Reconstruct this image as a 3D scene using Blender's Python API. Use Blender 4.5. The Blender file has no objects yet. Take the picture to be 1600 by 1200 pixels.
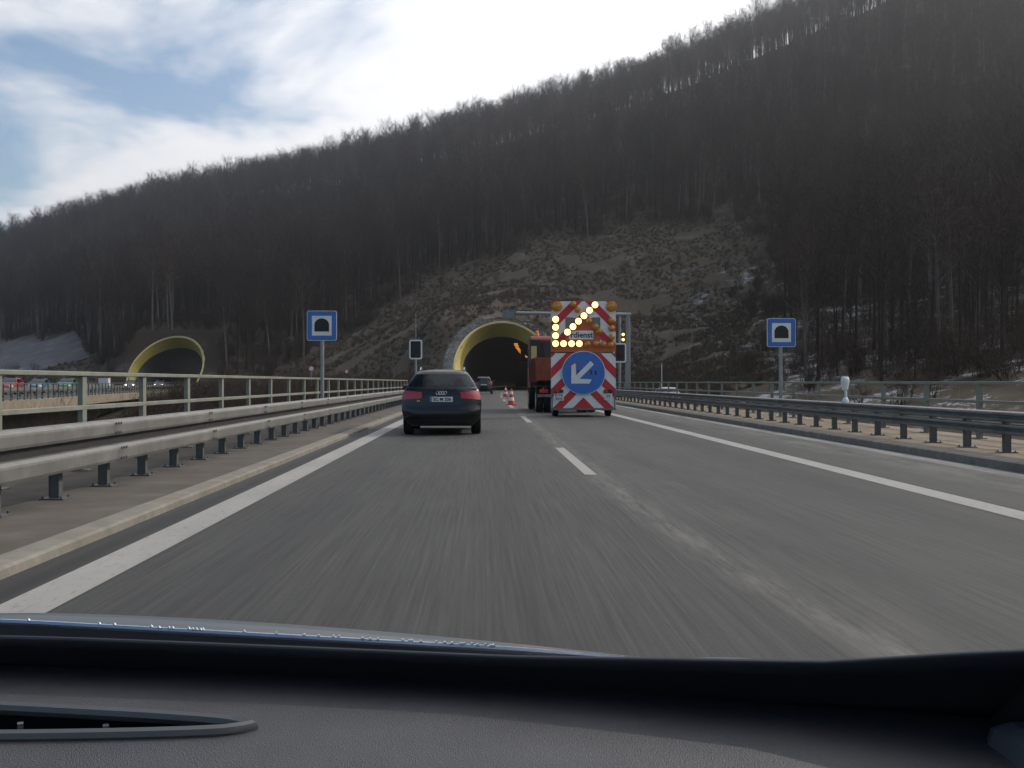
import bpy, bmesh, math, random
import numpy as np
from mathutils import Vector, Matrix
random.seed(7); rng = np.random.default_rng(7)
scene = bpy.context.scene
C = scene.collection
R = math.radians

# ------------------------------------------------------------------ camera, sky, sun, exposure
F = 1680.0 / 1600.0                     # focal length in picture widths
CAM_Z = 1.2
cam_d = bpy.data.cameras.new('camera'); cam = bpy.data.objects.new('camera', cam_d); C.objects.link(cam)
cam.location = (0, 0, CAM_Z); cam.rotation_euler = (R(90), 0, 0)
cam_d.sensor_width = 36; cam_d.lens = 36 * F
cam_d.shift_x = (800 - 754) / 1600.0; cam_d.shift_y = (597 - 600) / 1600.0
cam_d.clip_start = 0.05; cam_d.clip_end = 20000
scene.camera = cam

SUN_AZ, SUN_EL = R(57), R(32)           # azimuth clockwise from +Y (towards +X)
world = bpy.data.worlds.new('World'); scene.world = world; world.use_nodes = True
wn, wl = world.node_tree.nodes, world.node_tree.links
for n in list(wn): wn.remove(n)
w_out = wn.new('ShaderNodeOutputWorld'); w_bg = wn.new('ShaderNodeBackground')
w_bg.inputs['Strength'].default_value = 0.11
sky = wn.new('ShaderNodeTexSky'); sky.sky_type = 'NISHITA'; sky.sun_disc = False
sky.sun_elevation = SUN_EL; sky.sun_rotation = SUN_AZ; sky.air_density = 1.0; sky.dust_density = 1.0
def wmath(op, a, b=None, c=None):
    n = wn.new('ShaderNodeMath'); n.operation = op
    for i, v in enumerate((a, b, c)):
        if v is None: continue
        if isinstance(v, (int, float)): n.inputs[i].default_value = v
        else: wl.new(v, n.inputs[i])
    return n.outputs[0]
w_tc = wn.new('ShaderNodeTexCoord'); w_sep = wn.new('ShaderNodeSeparateXYZ')
wl.new(w_tc.outputs['Generated'], w_sep.inputs[0])
w_den = wmath('ADD', wmath('MAXIMUM', w_sep.outputs[2], 0.0), 0.22)
w_cmb = wn.new('ShaderNodeCombineXYZ')
wl.new(wmath('DIVIDE', w_sep.outputs[0], w_den), w_cmb.inputs[0])
wl.new(wmath('DIVIDE', w_sep.outputs[1], w_den), w_cmb.inputs[1])
w_map = wn.new('ShaderNodeMapping'); w_map.inputs['Location'].default_value = (1.5, 5.2, 0)
wl.new(w_cmb.outputs[0], w_map.inputs[0])
w_n = wn.new('ShaderNodeTexNoise'); w_n.inputs['Scale'].default_value = 1.5; w_n.inputs['Detail'].default_value = 8
w_n.inputs['Roughness'].default_value = 0.55; w_n.inputs['Distortion'].default_value = 0.35
wl.new(w_map.outputs[0], w_n.inputs['Vector'])
w_dot = wn.new('ShaderNodeVectorMath'); w_dot.operation = 'DOT_PRODUCT'
w_dot.inputs[1].default_value = (math.sin(SUN_AZ) * math.cos(SUN_EL), math.cos(SUN_AZ) * math.cos(SUN_EL), math.sin(SUN_EL))
wl.new(w_tc.outputs['Generated'], w_dot.inputs[0])
w_cov = wmath('ADD', w_n.outputs['Fac'], wmath('MULTIPLY', w_dot.outputs['Value'], 0.55))
w_mr = wn.new('ShaderNodeMapRange'); w_mr.interpolation_type = 'SMOOTHSTEP'
w_mr.inputs['From Min'].default_value = 0.595; w_mr.inputs['From Max'].default_value = 0.77
wl.new(w_cov, w_mr.inputs['Value'])
w_mix = wn.new('ShaderNodeMix'); w_mix.data_type = 'RGBA'
wl.new(w_mr.outputs['Result'], w_mix.inputs['Factor'])
w_hs = wn.new('ShaderNodeHueSaturation'); w_hs.inputs['Saturation'].default_value = 1.12; w_hs.inputs['Value'].default_value = 2.5
wl.new(sky.outputs[0], w_hs.inputs['Color']); wl.new(w_hs.outputs[0], w_mix.inputs['A'])
w_lobe = wmath('ADD', 18.0, wmath('MULTIPLY', wmath('POWER', wmath('MAXIMUM', w_dot.outputs['Value'], 0.0), 3.0), 24.0))
w_cc = wn.new('ShaderNodeCombineColor'); wl.new(w_lobe, w_cc.inputs[0]); wl.new(wmath('MULTIPLY', w_lobe, 1.0), w_cc.inputs[1]); wl.new(wmath('MULTIPLY', w_lobe, 1.02), w_cc.inputs[2])
wl.new(w_cc.outputs[0], w_mix.inputs['B'])
wl.new(w_mix.outputs['Result'], w_bg.inputs['Color']); wl.new(w_bg.outputs[0], w_out.inputs[0])

sun_d = bpy.data.lights.new('sun', 'SUN'); sun_d.energy = 5.0; sun_d.angle = R(0.5); sun_d.color = (1.0, 0.93, 0.82)
sun = bpy.data.objects.new('sun', sun_d); C.objects.link(sun)
sun_dir = Vector((math.sin(SUN_AZ) * math.cos(SUN_EL), math.cos(SUN_AZ) * math.cos(SUN_EL), math.sin(SUN_EL)))
sun.rotation_euler = sun_dir.to_track_quat('Z', 'Y').to_euler(); sun.location = sun_dir * 900

vs = scene.view_settings
vs.view_transform = 'Standard'; vs.look = 'None'; vs.gamma = 1; vs.use_curve_mapping = False
vs.exposure = -1.05
scene.cycles.use_denoising = True
scene.cycles.max_bounces = 5; scene.cycles.diffuse_bounces = 2; scene.cycles.glossy_bounces = 2
scene.cycles.transparent_max_bounces = 8; scene.cycles.volume_bounces = 0
scene.cycles.sample_clamp_indirect = 4
scene.cycles.use_adaptive_sampling = True; scene.cycles.adaptive_threshold = 0.02

# ------------------------------------------------------------------ helpers
def pix(px, py, Y):                     # a point of the place at distance Y, from where the photograph shows it
    return ((px - 754) / 1680 * Y, Y, CAM_Z + (597 - py) / 1680 * Y)
def curve_x(Y):                         # the road bends gently to the right towards the tunnel
    return 2.0e-4 * max(0.0, Y - 60) ** 2

class MB:
    def __init__(s): s.v = []; s.f = []
    def quad(s, a, b, c, d):
        n = len(s.v); s.v += [a, b, c, d]; s.f.append((n, n + 1, n + 2, n + 3))
    def box(s, c, size, rz=0.0, rx=0.0):
        n = len(s.v); hx, hy, hz = size[0] / 2, size[1] / 2, size[2] / 2
        m = Matrix.Rotation(rz, 3, 'Z') @ Matrix.Rotation(rx, 3, 'X')
        for x, y, z in ((-1,-1,-1),(1,-1,-1),(1,1,-1),(-1,1,-1),(-1,-1,1),(1,-1,1),(1,1,1),(-1,1,1)):
            p = m @ Vector((x * hx, y * hy, z * hz)); s.v.append((c[0] + p.x, c[1] + p.y, c[2] + p.z))
        for q in ((0,3,2,1),(4,5,6,7),(0,1,5,4),(1,2,6,5),(2,3,7,6),(3,0,4,7)): s.f.append(tuple(n + i for i in q))
        return s
    def bbox(s, x0, x1, y0, y1, z0, z1):
        return s.box(((x0+x1)/2, (y0+y1)/2, (z0+z1)/2), (abs(x1-x0), abs(y1-y0), abs(z1-z0)))
    def tube(s, pts, rad, n=8, cap=True):
        pts = [Vector(p) for p in pts]; base = len(s.v); k = len(pts)
        if not isinstance(rad, (list, tuple)): rad = [rad] * k
        up = None
        for i, p in enumerate(pts):
            t = (pts[min(i+1, k-1)] - pts[max(i-1, 0)]).normalized()
            if up is None:
                up = Vector((0, 0, 1)) if abs(t.z) < 0.9 else Vector((1, 0, 0))
            a = t.cross(up).normalized(); b = a.cross(t).normalized(); up = b
            for j in range(n):
                an = 2 * math.pi * j / n
                q = p + (a * math.cos(an) + b * math.sin(an)) * rad[i]; s.v.append((q.x, q.y, q.z))
        for i in range(k - 1):
            for j in range(n):
                s.f.append((base + i*n + j, base + i*n + (j+1) % n, base + (i+1)*n + (j+1) % n, base + (i+1)*n + j))
        if cap:
            s.f.append(tuple(base + j for j in reversed(range(n)))); s.f.append(tuple(base + (k-1)*n + j for j in range(n)))
        return s
    def lathe(s, prof, c=(0,0,0), axis='Z', n=24):
        base = len(s.v); k = len(prof)
        for r, h in prof:
            for j in range(n):
                a = 2 * math.pi * j / n; x, y = r * math.cos(a), r * math.sin(a)
                p = (x, y, h) if axis == 'Z' else ((h, x, y) if axis == 'X' else (x, h, y))
                s.v.append((c[0]+p[0], c[1]+p[1], c[2]+p[2]))
        for i in range(k - 1):
            for j in range(n):
                s.f.append((base + i*n + j, base + i*n + (j+1) % n, base + (i+1)*n + (j+1) % n, base + (i+1)*n + j))
        s.f.append(tuple(base + j for j in reversed(range(n)))); s.f.append(tuple(base + (k-1)*n + j for j in range(n)))
        return s
    def prism(s, poly, y0, y1):         # polygon in (x, z), extruded along y
        n = len(s.v); k = len(poly)
        for y in (y0, y1):
            for x, z in poly: s.v.append((x, y, z))
        s.f.append(tuple(n + i for i in range(k))); s.f.append(tuple(n + k + i for i in reversed(range(k))))
        for i in range(k): s.f.append((n + i, n + k + i, n + k + (i+1) % k, n + (i+1) % k))
        return s
    def sweep(s, prof, ys, xoff=curve_x, closed=False):    # open profile in (x, z) swept along the road
        n = len(s.v); k = len(prof)
        for y in ys:
            dx = xoff(y)
            for x, z in prof: s.v.append((x + dx, y, z))
        for i in range(len(ys) - 1):
            for j in range(k if closed else k - 1):
                a = n + i*k + j; b = n + i*k + (j+1) % k
                s.f.append((a, b, b + k, a + k))
        return s
    def grid(s, fn, us, vs_, skip=None):
        n = len(s.v); k = len(us)
        for v in vs_:
            for u in us: s.v.append(tuple(fn(u, v)))
        for i in range(len(vs_) - 1):
            for j in range(k - 1):
                if skip and skip(j, i): continue
                s.f.append((n + i*k + j, n + i*k + j + 1, n + (i+1)*k + j + 1, n + (i+1)*k + j))
        return s
    def mesh(s, name, m=None, smooth=False, fix=True):
        me = bpy.data.meshes.new(name); me.from_pydata(s.v, [], s.f); me.update()
        if fix:
            bm = bmesh.new(); bm.from_mesh(me); bmesh.ops.remove_doubles(bm, verts=bm.verts, dist=1e-5)
            bmesh.ops.recalc_face_normals(bm, faces=bm.faces); bm.to_mesh(me); bm.free()
        if m: me.materials.append(m)
        if smooth:
            me.polygons.foreach_set('use_smooth', [True] * len(me.polygons))
            try: me.set_sharp_from_angle(angle=R(38))
            except Exception: pass
        return me
    def build(s, name, m, parent=None, smooth=False, loc=None, fix=True, bevel=0):
        o = link(name, s.mesh(name, m, smooth, fix), parent, loc)
        if bevel:
            b = o.modifiers.new('bevel', 'BEVEL'); b.width = bevel; b.segments = 2; b.limit_method = 'ANGLE'
        return o
def link(name, data, parent=None, loc=None, rz=None):
    o = bpy.data.objects.new(name, data); C.objects.link(o)
    if parent: o.parent = parent
    if loc is not None: o.location = loc
    if rz is not None: o.rotation_euler = (0, 0, rz)
    return o
def tag(o, label, cat, group=None):
    o['label'] = label; o['category'] = cat
    if group: o['group'] = group
    return o
def thing(name, label, cat, loc=(0,0,0), rz=0.0, group=None):
    return tag(link(name, None, None, loc, rz), label, cat, group)
def struct(o): o['kind'] = 'structure'; return o
def stuff(o, label=None, cat=None):
    o['kind'] = 'stuff'
    if label: o['label'] = label; o['category'] = cat
    return o
def text_part(name, body, size, m, parent, loc, rot=(R(90),0,0), align='CENTER', depth=0.002):
    cu = bpy.data.curves.new(name, 'FONT'); cu.body = body; cu.size = size; cu.align_x = align; cu.align_y = 'CENTER'; cu.extrude = depth; cu.offset = size * 0.022
    t = bpy.data.objects.new(name, cu); C.objects.link(t); bpy.context.view_layer.update()
    me = bpy.data.meshes.new_from_object(t); bpy.data.objects.remove(t)
    me.materials.clear(); me.materials.append(m)
    o = link(name, me, parent, loc); o.rotation_euler = rot; return o
def clip(poly, x0, x1, z0, z1):
    def cut(p, inside, inter):
        out = []
        for i in range(len(p)):
            a, b = p[i-1], p[i]
            if inside(b):
                if not inside(a): out.append(inter(a, b))
                out.append(b)
            elif inside(a): out.append(inter(a, b))
        return out
    def ix(v): return lambda a, b: (v, a[1] + (b[1]-a[1]) * (v-a[0]) / (b[0]-a[0]))
    def iz(v): return lambda a, b: (a[0] + (b[0]-a[0]) * (v-a[1]) / (b[1]-a[1]), v)
    for ins, it in ((lambda p: p[0] >= x0, ix(x0)), (lambda p: p[0] <= x1, ix(x1)), (lambda p: p[1] >= z0, iz(z0)), (lambda p: p[1] <= z1, iz(z1))):
        if not poly: return poly
        poly = cut(poly, ins, it)
    return poly

# ------------------------------------------------------------------ materials
class NT:
    def __init__(s, name):
        s.m = bpy.data.materials.new(name); s.m.use_nodes = True; s.t = s.m.node_tree
        s.b = s.t.nodes['Principled BSDF']; s.co = s.t.nodes.new('ShaderNodeTexCoord')
    def n(s, kind, **kw):
        o = s.t.nodes.new('ShaderNode' + kind)
        for k, v in kw.items(): setattr(o, k, v)
        return o
    def l(s, a, b): s.t.links.new(a, b)
    def noise(s, scale, detail=4, rough=0.6, vec=None, stretch=None, coord='Object'):
        n = s.n('TexNoise'); n.inputs['Scale'].default_value = scale; n.inputs['Detail'].default_value = detail; n.inputs['Roughness'].default_value = rough
        v = vec or s.co.outputs[coord]
        if stretch:
            mp = s.n('Mapping'); mp.inputs['Scale'].default_value = stretch; s.l(v, mp.inputs[0]); v = mp.outputs[0]
        s.l(v, n.inputs['Vector']); return n.outputs['Fac']
    def ramp(s, fac, stops):
        r = s.n('ValToRGB'); e = r.color_ramp.elements
        while len(e) < len(stops): e.new(0.5)
        for el, (p, c) in zip(e, stops):
            el.position = p; el.color = (c, c, c, 1) if isinstance(c, (int, float)) else (*c, 1)
        s.l(fac, r.inputs[0]); return r.outputs[0]
    def mix(s, fac, a, b, blend='MIX'):
        m = s.n('Mix', data_type='RGBA', blend_type=blend)
        for k, v in (('Factor', fac), ('A', a), ('B', b)):
            if isinstance(v, (int, float)): m.inputs[k].default_value = v
            elif isinstance(v, tuple): m.inputs[k].default_value = (*v, 1)
            else: s.l(v, m.inputs[k])
        return m.outputs['Result']
    def math(s, op, a, b=0.0, c=0.0):
        n = s.n('Math', operation=op)
        for i, v in enumerate((a, b, c)):
            if isinstance(v, (int, float)): n.inputs[i].default_value = v
            else: s.l(v, n.inputs[i])
        return n.outputs[0]
    def bump(s, h, strength=0.3, dist=0.02):
        b = s.n('Bump'); b.inputs['Strength'].default_value = strength; b.inputs['Distance'].default_value = dist
        s.l(h, b.inputs['Height']); s.l(b.outputs[0], s.b.inputs['Normal'])
    def base(s, c, rough=0.6, metal=0.0, spec=0.5):
        s.b.inputs['Specular IOR Level'].default_value = spec
        if isinstance(c, tuple): s.b.inputs['Base Color'].default_value = (*c, 1)
        else: s.l(c, s.b.inputs['Base Color'])
        if isinstance(rough, (int, float)): s.b.inputs['Roughness'].default_value = rough
        else: s.l(rough, s.b.inputs['Roughness'])
        s.b.inputs['Metallic'].default_value = metal
        return s.m
def pmat(name, c, var=0.25, scale=6.0, rough=0.6, metal=0.0, bump=0.0, bscale=None, stretch=None, dirt=None, coat=0.0):
    k = NT(name); f = k.noise(scale, 5, 0.65, stretch=stretch)
    lo = tuple(x * (1 - var) for x in c); hi = tuple(min(1, x * (1 + var)) for x in c)
    col = k.ramp(f, [(0.3, lo), (0.7, hi)])
    if dirt:
        d = k.ramp(k.noise(scale * 0.37 + 0.4, 6, 0.7), [(0.45, 0.0), (0.75, 0.75)]); col = k.mix(d, col, dirt)
    rr = k.ramp(f, [(0.2, max(0.02, rough - 0.12)), (0.8, min(1, rough + 0.12))])
    if bump: k.bump(k.noise(bscale or scale * 6, 4, 0.6), bump, 0.01)
    if coat: k.b.inputs['Coat Weight'].default_value = coat; k.b.inputs['Coat Roughness'].default_value = 0.05
    return k.base(col, rr, metal, 0.5 if rough < 0.8 else 0.12)
def emat(name, c, e):
    k = NT(name); k.base(c, 0.3); k.b.inputs['Emission Color'].default_value = (*c, 1); k.b.inputs['Emission Strength'].default_value = e
    return k.m
def glass_mat(name, tint, gloss=0.04):
    k = NT(name); k.t.nodes.remove(k.b)
    tr = k.n('BsdfTransparent'); tr.inputs[0].default_value = (*tint, 1)
    gl = k.n('BsdfGlossy'); gl.inputs['Roughness'].default_value = gloss; gl.inputs[0].default_value = (0.55, 0.6, 0.65, 1)
    fr = k.n('Fresnel'); fr.inputs[0].default_value = 1.5
    mx = k.n('MixShader'); k.l(fr.outputs[0], mx.inputs[0]); k.l(tr.outputs[0], mx.inputs[1]); k.l(gl.outputs[0], mx.inputs[2])
    k.l(mx.outputs[0], k.t.nodes['Material Output'].inputs[0]); return k.m

def asphalt_mat():
    k = NT('asphalt'); sep = k.n('SeparateXYZ'); k.l(k.co.outputs['Object'], sep.inputs[0]); X, Y = sep.outputs[0], sep.outputs[1]
    over = k.math('MAXIMUM', k.math('SUBTRACT', Y, 60.0), 0.0)
    X = k.math('SUBTRACT', X, k.math('MULTIPLY', k.math('MULTIPLY', over, over), 2.0e-4))
    fine = k.noise(170, 3, 0.7); grain = k.noise(38, 4, 0.75)
    streak = k.noise(1.0, 5, 0.7, stretch=(9.0, 0.10, 1)); streak2 = k.noise(1.0, 4, 0.7, stretch=(42.0, 0.45, 1)); patch = k.noise(0.22, 5, 0.6)
    v = k.math('ADD', k.math('MULTIPLY', streak, 0.020), k.math('MULTIPLY', fine, 0.034))
    v = k.math('ADD', v, k.math('MULTIPLY', grain, 0.034)); v = k.math('ADD', v, k.math('MULTIPLY', patch, 0.026))
    v = k.math('ADD', v, k.math('MULTIPLY', streak2, 0.095)); v = k.math('MAXIMUM', k.math('SUBTRACT', v, 0.049), 0.010)
    col = k.n('CombineColor'); k.l(v, col.inputs[0]); k.l(k.math('MULTIPLY', v, 0.985), col.inputs[1]); k.l(k.math('MULTIPLY', v, 0.95), col.inputs[2]); c = col.outputs[0]
    def band(x0, w, amt, sx, sy, lo=0.42, hi=0.68, wob=0.35):
        wb = k.math('MULTIPLY', k.math('SUBTRACT', k.noise(0.35, 3, 0.6, stretch=(0, 1, 1)), 0.5), wob)
        d = k.math('ABSOLUTE', k.math('SUBTRACT', k.math('ADD', X, wb), x0))
        g = k.math('SUBTRACT', 1.0, k.math('MINIMUM', k.math('DIVIDE', d, w), 1.0))
        nz = k.ramp(k.noise(1.0, 6, 0.75, stretch=(sx, sy, 1)), [(lo, 0.0), (hi, 1.0)])
        return k.math('MULTIPLY', k.math('MULTIPLY', g, nz), amt)
    salt = (0.20, 0.19, 0.175)
    drift = k.math('MULTIPLY', k.math('POWER', 2.718, k.math('MULTIPLY', k.math('MAXIMUM', Y, 2.0), -0.4)), 2.6); X0 = X; X = k.math('SUBTRACT', X, drift)
    c = k.mix(band(1.47, 0.24, 0.62, 9.0, 0.9, 0.38, 0.66, 0.2), c, salt); X = X0
    c = k.mix(band(2.15, 0.9, 0.22, 2.0, 0.30, 0.35, 0.7), c, salt)
    c = k.mix(band(6.3, 0.75, 0.55, 2.2, 0.5, 0.40, 0.66, 0.3), c, salt)
    c = k.mix(band(6.92, 0.24, 1.0, 2.0, 0.25, 0.30, 0.5, 0.06), c, (0.40, 0.385, 0.355))
    c = k.mix(band(3.2, 1.0, 0.30, 1.2, 0.1, 0.3, 0.7), c, (0.095, 0.093, 0.09))
    for x0 in (-1.55, 0.25, 2.45, 4.05): c = k.mix(band(x0, 0.45, 0.40, 1.0, 0.08, 0.2, 0.6, 0.12), c, (0.030, 0.030, 0.031))
    c = k.mix(band(1.52, 0.012, 0.4, 3.0, 0.4, 0.40, 0.6, 0.06), c, (0.02, 0.02, 0.021))
    c = k.mix(band(5.05, 0.025, 0.7, 3.0, 0.3, 0.35, 0.5, 0.05), c, (0.018, 0.018, 0.019))
    c = k.mix(band(-2.72, 0.25, 0.8, 1.0, 0.3, 0.15, 0.5, 0.05), c, (0.022, 0.022, 0.022))
    c = k.mix(band(-0.65, 0.5, 0.35, 1.2, 0.1, 0.3, 0.75), c, (0.035, 0.035, 0.036))
    k.bump(k.math('ADD', fine, grain), 0.45, 0.006)
    return k.base(c, 0.75, 0.0, 0.18)
M = {}
M['asphalt'] = asphalt_mat()
def paint_mat(name, c):
    k = NT(name); w = k.ramp(k.noise(26, 6, 0.8, stretch=(1, 0.25, 1)), [(0.30, 0.35), (0.46, 1.0)])
    g = k.noise(1.6, 4, 0.6, stretch=(1, 0.3, 1)); cc = k.ramp(g, [(0.3, tuple(x * 0.8 for x in c)), (0.7, c)])
    k.bump(k.noise(120, 3, 0.7), 0.3, 0.004)
    return k.base(k.mix(w, (0.075, 0.073, 0.07), cc), 0.7, 0.0, 0.2)
M['paint'] = paint_mat('road_paint', (0.31, 0.30, 0.28))
M['kerb'] = pmat('kerb_concrete', (0.20, 0.185, 0.16), 0.28, 3.0, 0.85, bump=0.3, bscale=40, dirt=(0.16, 0.13, 0.09))
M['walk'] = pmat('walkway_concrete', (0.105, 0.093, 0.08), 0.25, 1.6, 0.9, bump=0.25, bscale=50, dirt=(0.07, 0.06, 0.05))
M['walk_sun'] = pmat('walkway_sunlit', (0.235, 0.195, 0.145), 0.22, 1.6, 0.9, bump=0.25, bscale=50, dirt=(0.16, 0.13, 0.095))  # lit copy of the walkway concrete, sunlight put into its colour
M['fascia'] = pmat('bridge_concrete', (0.20, 0.18, 0.15), 0.2, 0.8, 0.9, bump=0.2, bscale=12, dirt=(0.16, 0.14, 0.12))
M['galv'] = pmat('galvanised_steel', (0.165, 0.162, 0.152), 0.28, 2.2, 0.6, 0.25, bump=0.08, dirt=(0.10, 0.096, 0.088))
M['post'] = pmat('post_steel', (0.10, 0.108, 0.11), 0.2, 5, 0.6, 0.3, dirt=(0.06, 0.058, 0.052))
M['rail'] = pmat('railing_green_grey', (0.19, 0.20, 0.165), 0.18, 2.5, 0.6, dirt=(0.125, 0.125, 0.105))
M['pole'] = pmat('pole_steel', (0.28, 0.29, 0.29), 0.15, 4, 0.5, 0.4)
M['signblue'] = pmat('sign_blue', (0.035, 0.15, 0.47), 0.12, 3, 0.45)
M['signwhite'] = pmat('sign_white', (0.72, 0.72, 0.70), 0.08, 3, 0.5)
M['signred'] = pmat('sign_red', (0.52, 0.022, 0.03), 0.15, 3, 0.45)
M['black'] = pmat('matt_black', (0.012, 0.012, 0.013), 0.2, 8, 0.6)
M['signal_screen'] = pmat('signal_black', (0.015, 0.015, 0.016), 0.2, 8, 0.7)
M['yellow'] = pmat('portal_yellow', (0.45, 0.355, 0.075), 0.2, 0.25, 0.75, bump=0.1, bscale=8, dirt=(0.27, 0.21, 0.06))
M['rim'] = pmat('portal_rim', (0.48, 0.42, 0.19), 0.1, 0.5, 0.7)
M['tunnel'] = pmat('tunnel_concrete', (0.10, 0.10, 0.10), 0.2, 0.3, 0.85)
M['rock'] = pmat('rubble_stone', (0.17, 0.165, 0.155), 0.45, 0.7, 0.9, bump=0.4, bscale=6)
M['bark'] = pmat('bark', (0.040, 0.033, 0.029), 0.4, 1.2, 0.9, bump=0.4, bscale=10)
M['twig'] = pmat('twigs', (0.042, 0.032, 0.028), 0.35, 0.6, 0.9)
M['shrubtwig'] = pmat('shrub_twigs', (0.06, 0.043, 0.032), 0.4, 0.9, 0.9)
M['drygrass'] = pmat('dry_grass', (0.088, 0.07, 0.05), 0.3, 0.35, 0.95)
M['carblack'] = pmat('car_paint_black', (0.005, 0.005, 0.006), 0.2, 1.5, 0.32, 0.0, coat=0.2)
M['cargreen'] = pmat('car_paint_green', (0.02, 0.16, 0.10), 0.15, 1.5, 0.3, coat=0.6)
M['carwhite'] = pmat('car_paint_white', (0.62, 0.63, 0.62), 0.1, 1.5, 0.35, coat=0.5)
M['carblue'] = pmat('car_paint_blue', (0.03, 0.10, 0.16), 0.15, 1.5, 0.3, coat=0.6)
M['cargrey'] = pmat('car_paint_grey', (0.10, 0.11, 0.12), 0.15, 1.5, 0.3, 0.3, coat=0.6)
M['plastic'] = pmat('black_plastic', (0.018, 0.018, 0.02), 0.25, 6, 0.6, bump=0.1, bscale=80)
M['tyre'] = pmat('tyre_rubber', (0.016, 0.016, 0.016), 0.3, 8, 0.85, bump=0.2)
M['rimmetal'] = pmat('wheel_alloy', (0.45, 0.45, 0.46), 0.1, 6, 0.35, 0.8)
M['glass'] = glass_mat('car_glass', (0.30, 0.36, 0.38))
M['taillight'] = pmat('tail_lens', (0.40, 0.008, 0.014), 0.25, 20, 0.18, coat=0.8)
M['headlight'] = emat('headlight_lit', (1.0, 0.93, 0.8), 14.0)
M['lens'] = pmat('clear_lens', (0.5, 0.5, 0.5), 0.2, 20, 0.15, coat=0.8)
M['plate'] = pmat('number_plate', (0.66, 0.66, 0.63), 0.06, 9, 0.5)
M['chrome'] = pmat('chrome', (0.62, 0.62, 0.62), 0.05, 9, 0.2, 1.0)
M['orange'] = pmat('truck_orange', (0.20, 0.032, 0.010), 0.3, 2.0, 0.5, dirt=(0.07, 0.02, 0.015))
M['amber'] = pmat('amber_lens_off', (0.46, 0.23, 0.01), 0.25, 30, 0.2, coat=0.8)
M['amber_on'] = emat('amber_lamp_lit', (1.0, 0.62, 0.20), 7.5)
M['beacon'] = pmat('beacon_amber', (0.75, 0.20, 0.01), 0.2, 30, 0.25, coat=0.8)
M['tunnel_lamp'] = emat('sodium_lamp', (1.0, 0.36, 0.05), 2.2)
M['conered'] = pmat('cone_red', (0.55, 0.035, 0.02), 0.15, 9, 0.5)
M['earth'] = pmat('dark_earth', (0.045, 0.037, 0.028), 0.3, 1.0, 0.95)
M['bark_pale'] = pmat('pale_rimlit_bark', (0.13, 0.115, 0.10), 0.4, 1.2, 0.9, bump=0.4, bscale=10)  # paler bark for variety, with sunlit trunk rims put into the colour
M['twig_red'] = pmat('reddish_twigs', (0.060, 0.038, 0.028), 0.35, 0.6, 0.9)
M['boardred'] = pmat('board_orange', (0.50, 0.11, 0.03), 0.15, 3.0, 0.5)
M['suv'] = pmat('car_paint_dark', (0.012, 0.02, 0.02), 0.2, 1.5, 0.3, coat=0.6)
M['carred'] = pmat('car_paint_red', (0.25, 0.03, 0.025), 0.15, 1.5, 0.35, coat=0.5)

# ------------------------------------------------------------------ terrain
CP = [(-200,-60,-7),(-100,-60,-7),(0,-60,-7.5),(60,-60,-5),(150,-60,8),
 (-200,40,-6),(-100,40,-6),(-45,20,-7),(-15,20,-7),(0,20,-7),(14,20,-6),(30,20,-2.5),(45,20,1.0),(80,30,12),(130,40,32),(220,60,70),
 (-15,60,-5.5),(0,60,-5),(14,60,-3.5),(22,62,-0.6),(35,70,2.7),(55,110,7.5),(80,160,20),(121,240,58),(171,335,138),(240,300,165),(330,200,160),(330,420,185),(220,430,156),(140,350,128),
 (-35,70,-4.5),(-15,100,-1.2),(0,100,-0.8),(12,100,-0.6),(15.6,92,-0.7),(24,92,1.2),(37,140,9.3),(58,220,34.8),(77,290,69.7),(102,385,119),(125,470,120),
 (-15,140,-0.4),(0,140,-0.3),(12,135,-0.2),(19,132,1.7),(27,185,12.5),(36.6,250,38),(48,330,71),(60,410,107),(75,500,108),
 (3,165,11),(-6,166,9.5),(-8,152,0.6),(12,166,11),(14,152,2.0),(3,190,17),(4.4,240,30.8),(6,330,62),(8,435,98),(10,530,98),
 (-16,166,1.0),(-20.6,225,16.9),(-29,320,44),(-42,460,90),(-45,560,89),
 (-40,190,0.3),(-50,240,15),(-71,340,41),(-102,485,84),(-110,590,83),
 (-57,212,11),(-50,214,9.5),(-65,212,9),(-46,197,1),(-69,198,1),(-88,300,27.5),(-147,500,79),(-150,600,78),
 (-30,120,-1.5),(-45,150,-0.8),(-55,180,-0.4),(-75,150,-1.0),(-80,190,-0.3),(-62,120,-1.5),
 (-108,240,3.6),(-148,330,14.4),(-193,430,38.8),(-242,540,61),(-250,640,59),(-300,300,4),(-330,420,22),(-360,560,42),(-200,180,-2),(-300,100,-5)]
CPA = np.array(CP, float)
def tps_fit(P):
    n = len(P); S = 100.0
    d = np.linalg.norm(P[:, None, :2] - P[None, :, :2], axis=2) / S
    K = np.where(d > 0, d * d * np.log(np.maximum(d, 1e-9)), 0) + np.eye(n) * 2e-4
    Q = np.hstack([np.ones((n, 1)), P[:, :2] / S]); A = np.zeros((n + 3, n + 3)); A[:n, :n] = K; A[:n, n:] = Q; A[n:, :n] = Q.T
    return np.linalg.solve(A, np.concatenate([P[:, 2], np.zeros(3)]))
TW = tps_fit(CPA)
def vnoise(x, y, s, seed):
    x = x / s + seed * 17.3; y = y / s - seed * 9.1; xi = np.floor(x); yi = np.floor(y); fx = x - xi; fy = y - yi
    h = lambda a, b: np.modf(np.abs(np.sin(a * 127.1 + b * 311.7 + seed) * 43758.5453))[0]
    fx = fx * fx * (3 - 2 * fx); fy = fy * fy * (3 - 2 * fy)
    return (h(xi, yi) * (1-fx) + h(xi+1, yi) * fx) * (1-fy) + (h(xi, yi+1) * (1-fx) + h(xi+1, yi+1) * fx) * fy - 0.5
PX, PY0, PRX, LEAN = 2.9, 150.0, 7.0, 1.2       # the near portal
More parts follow.
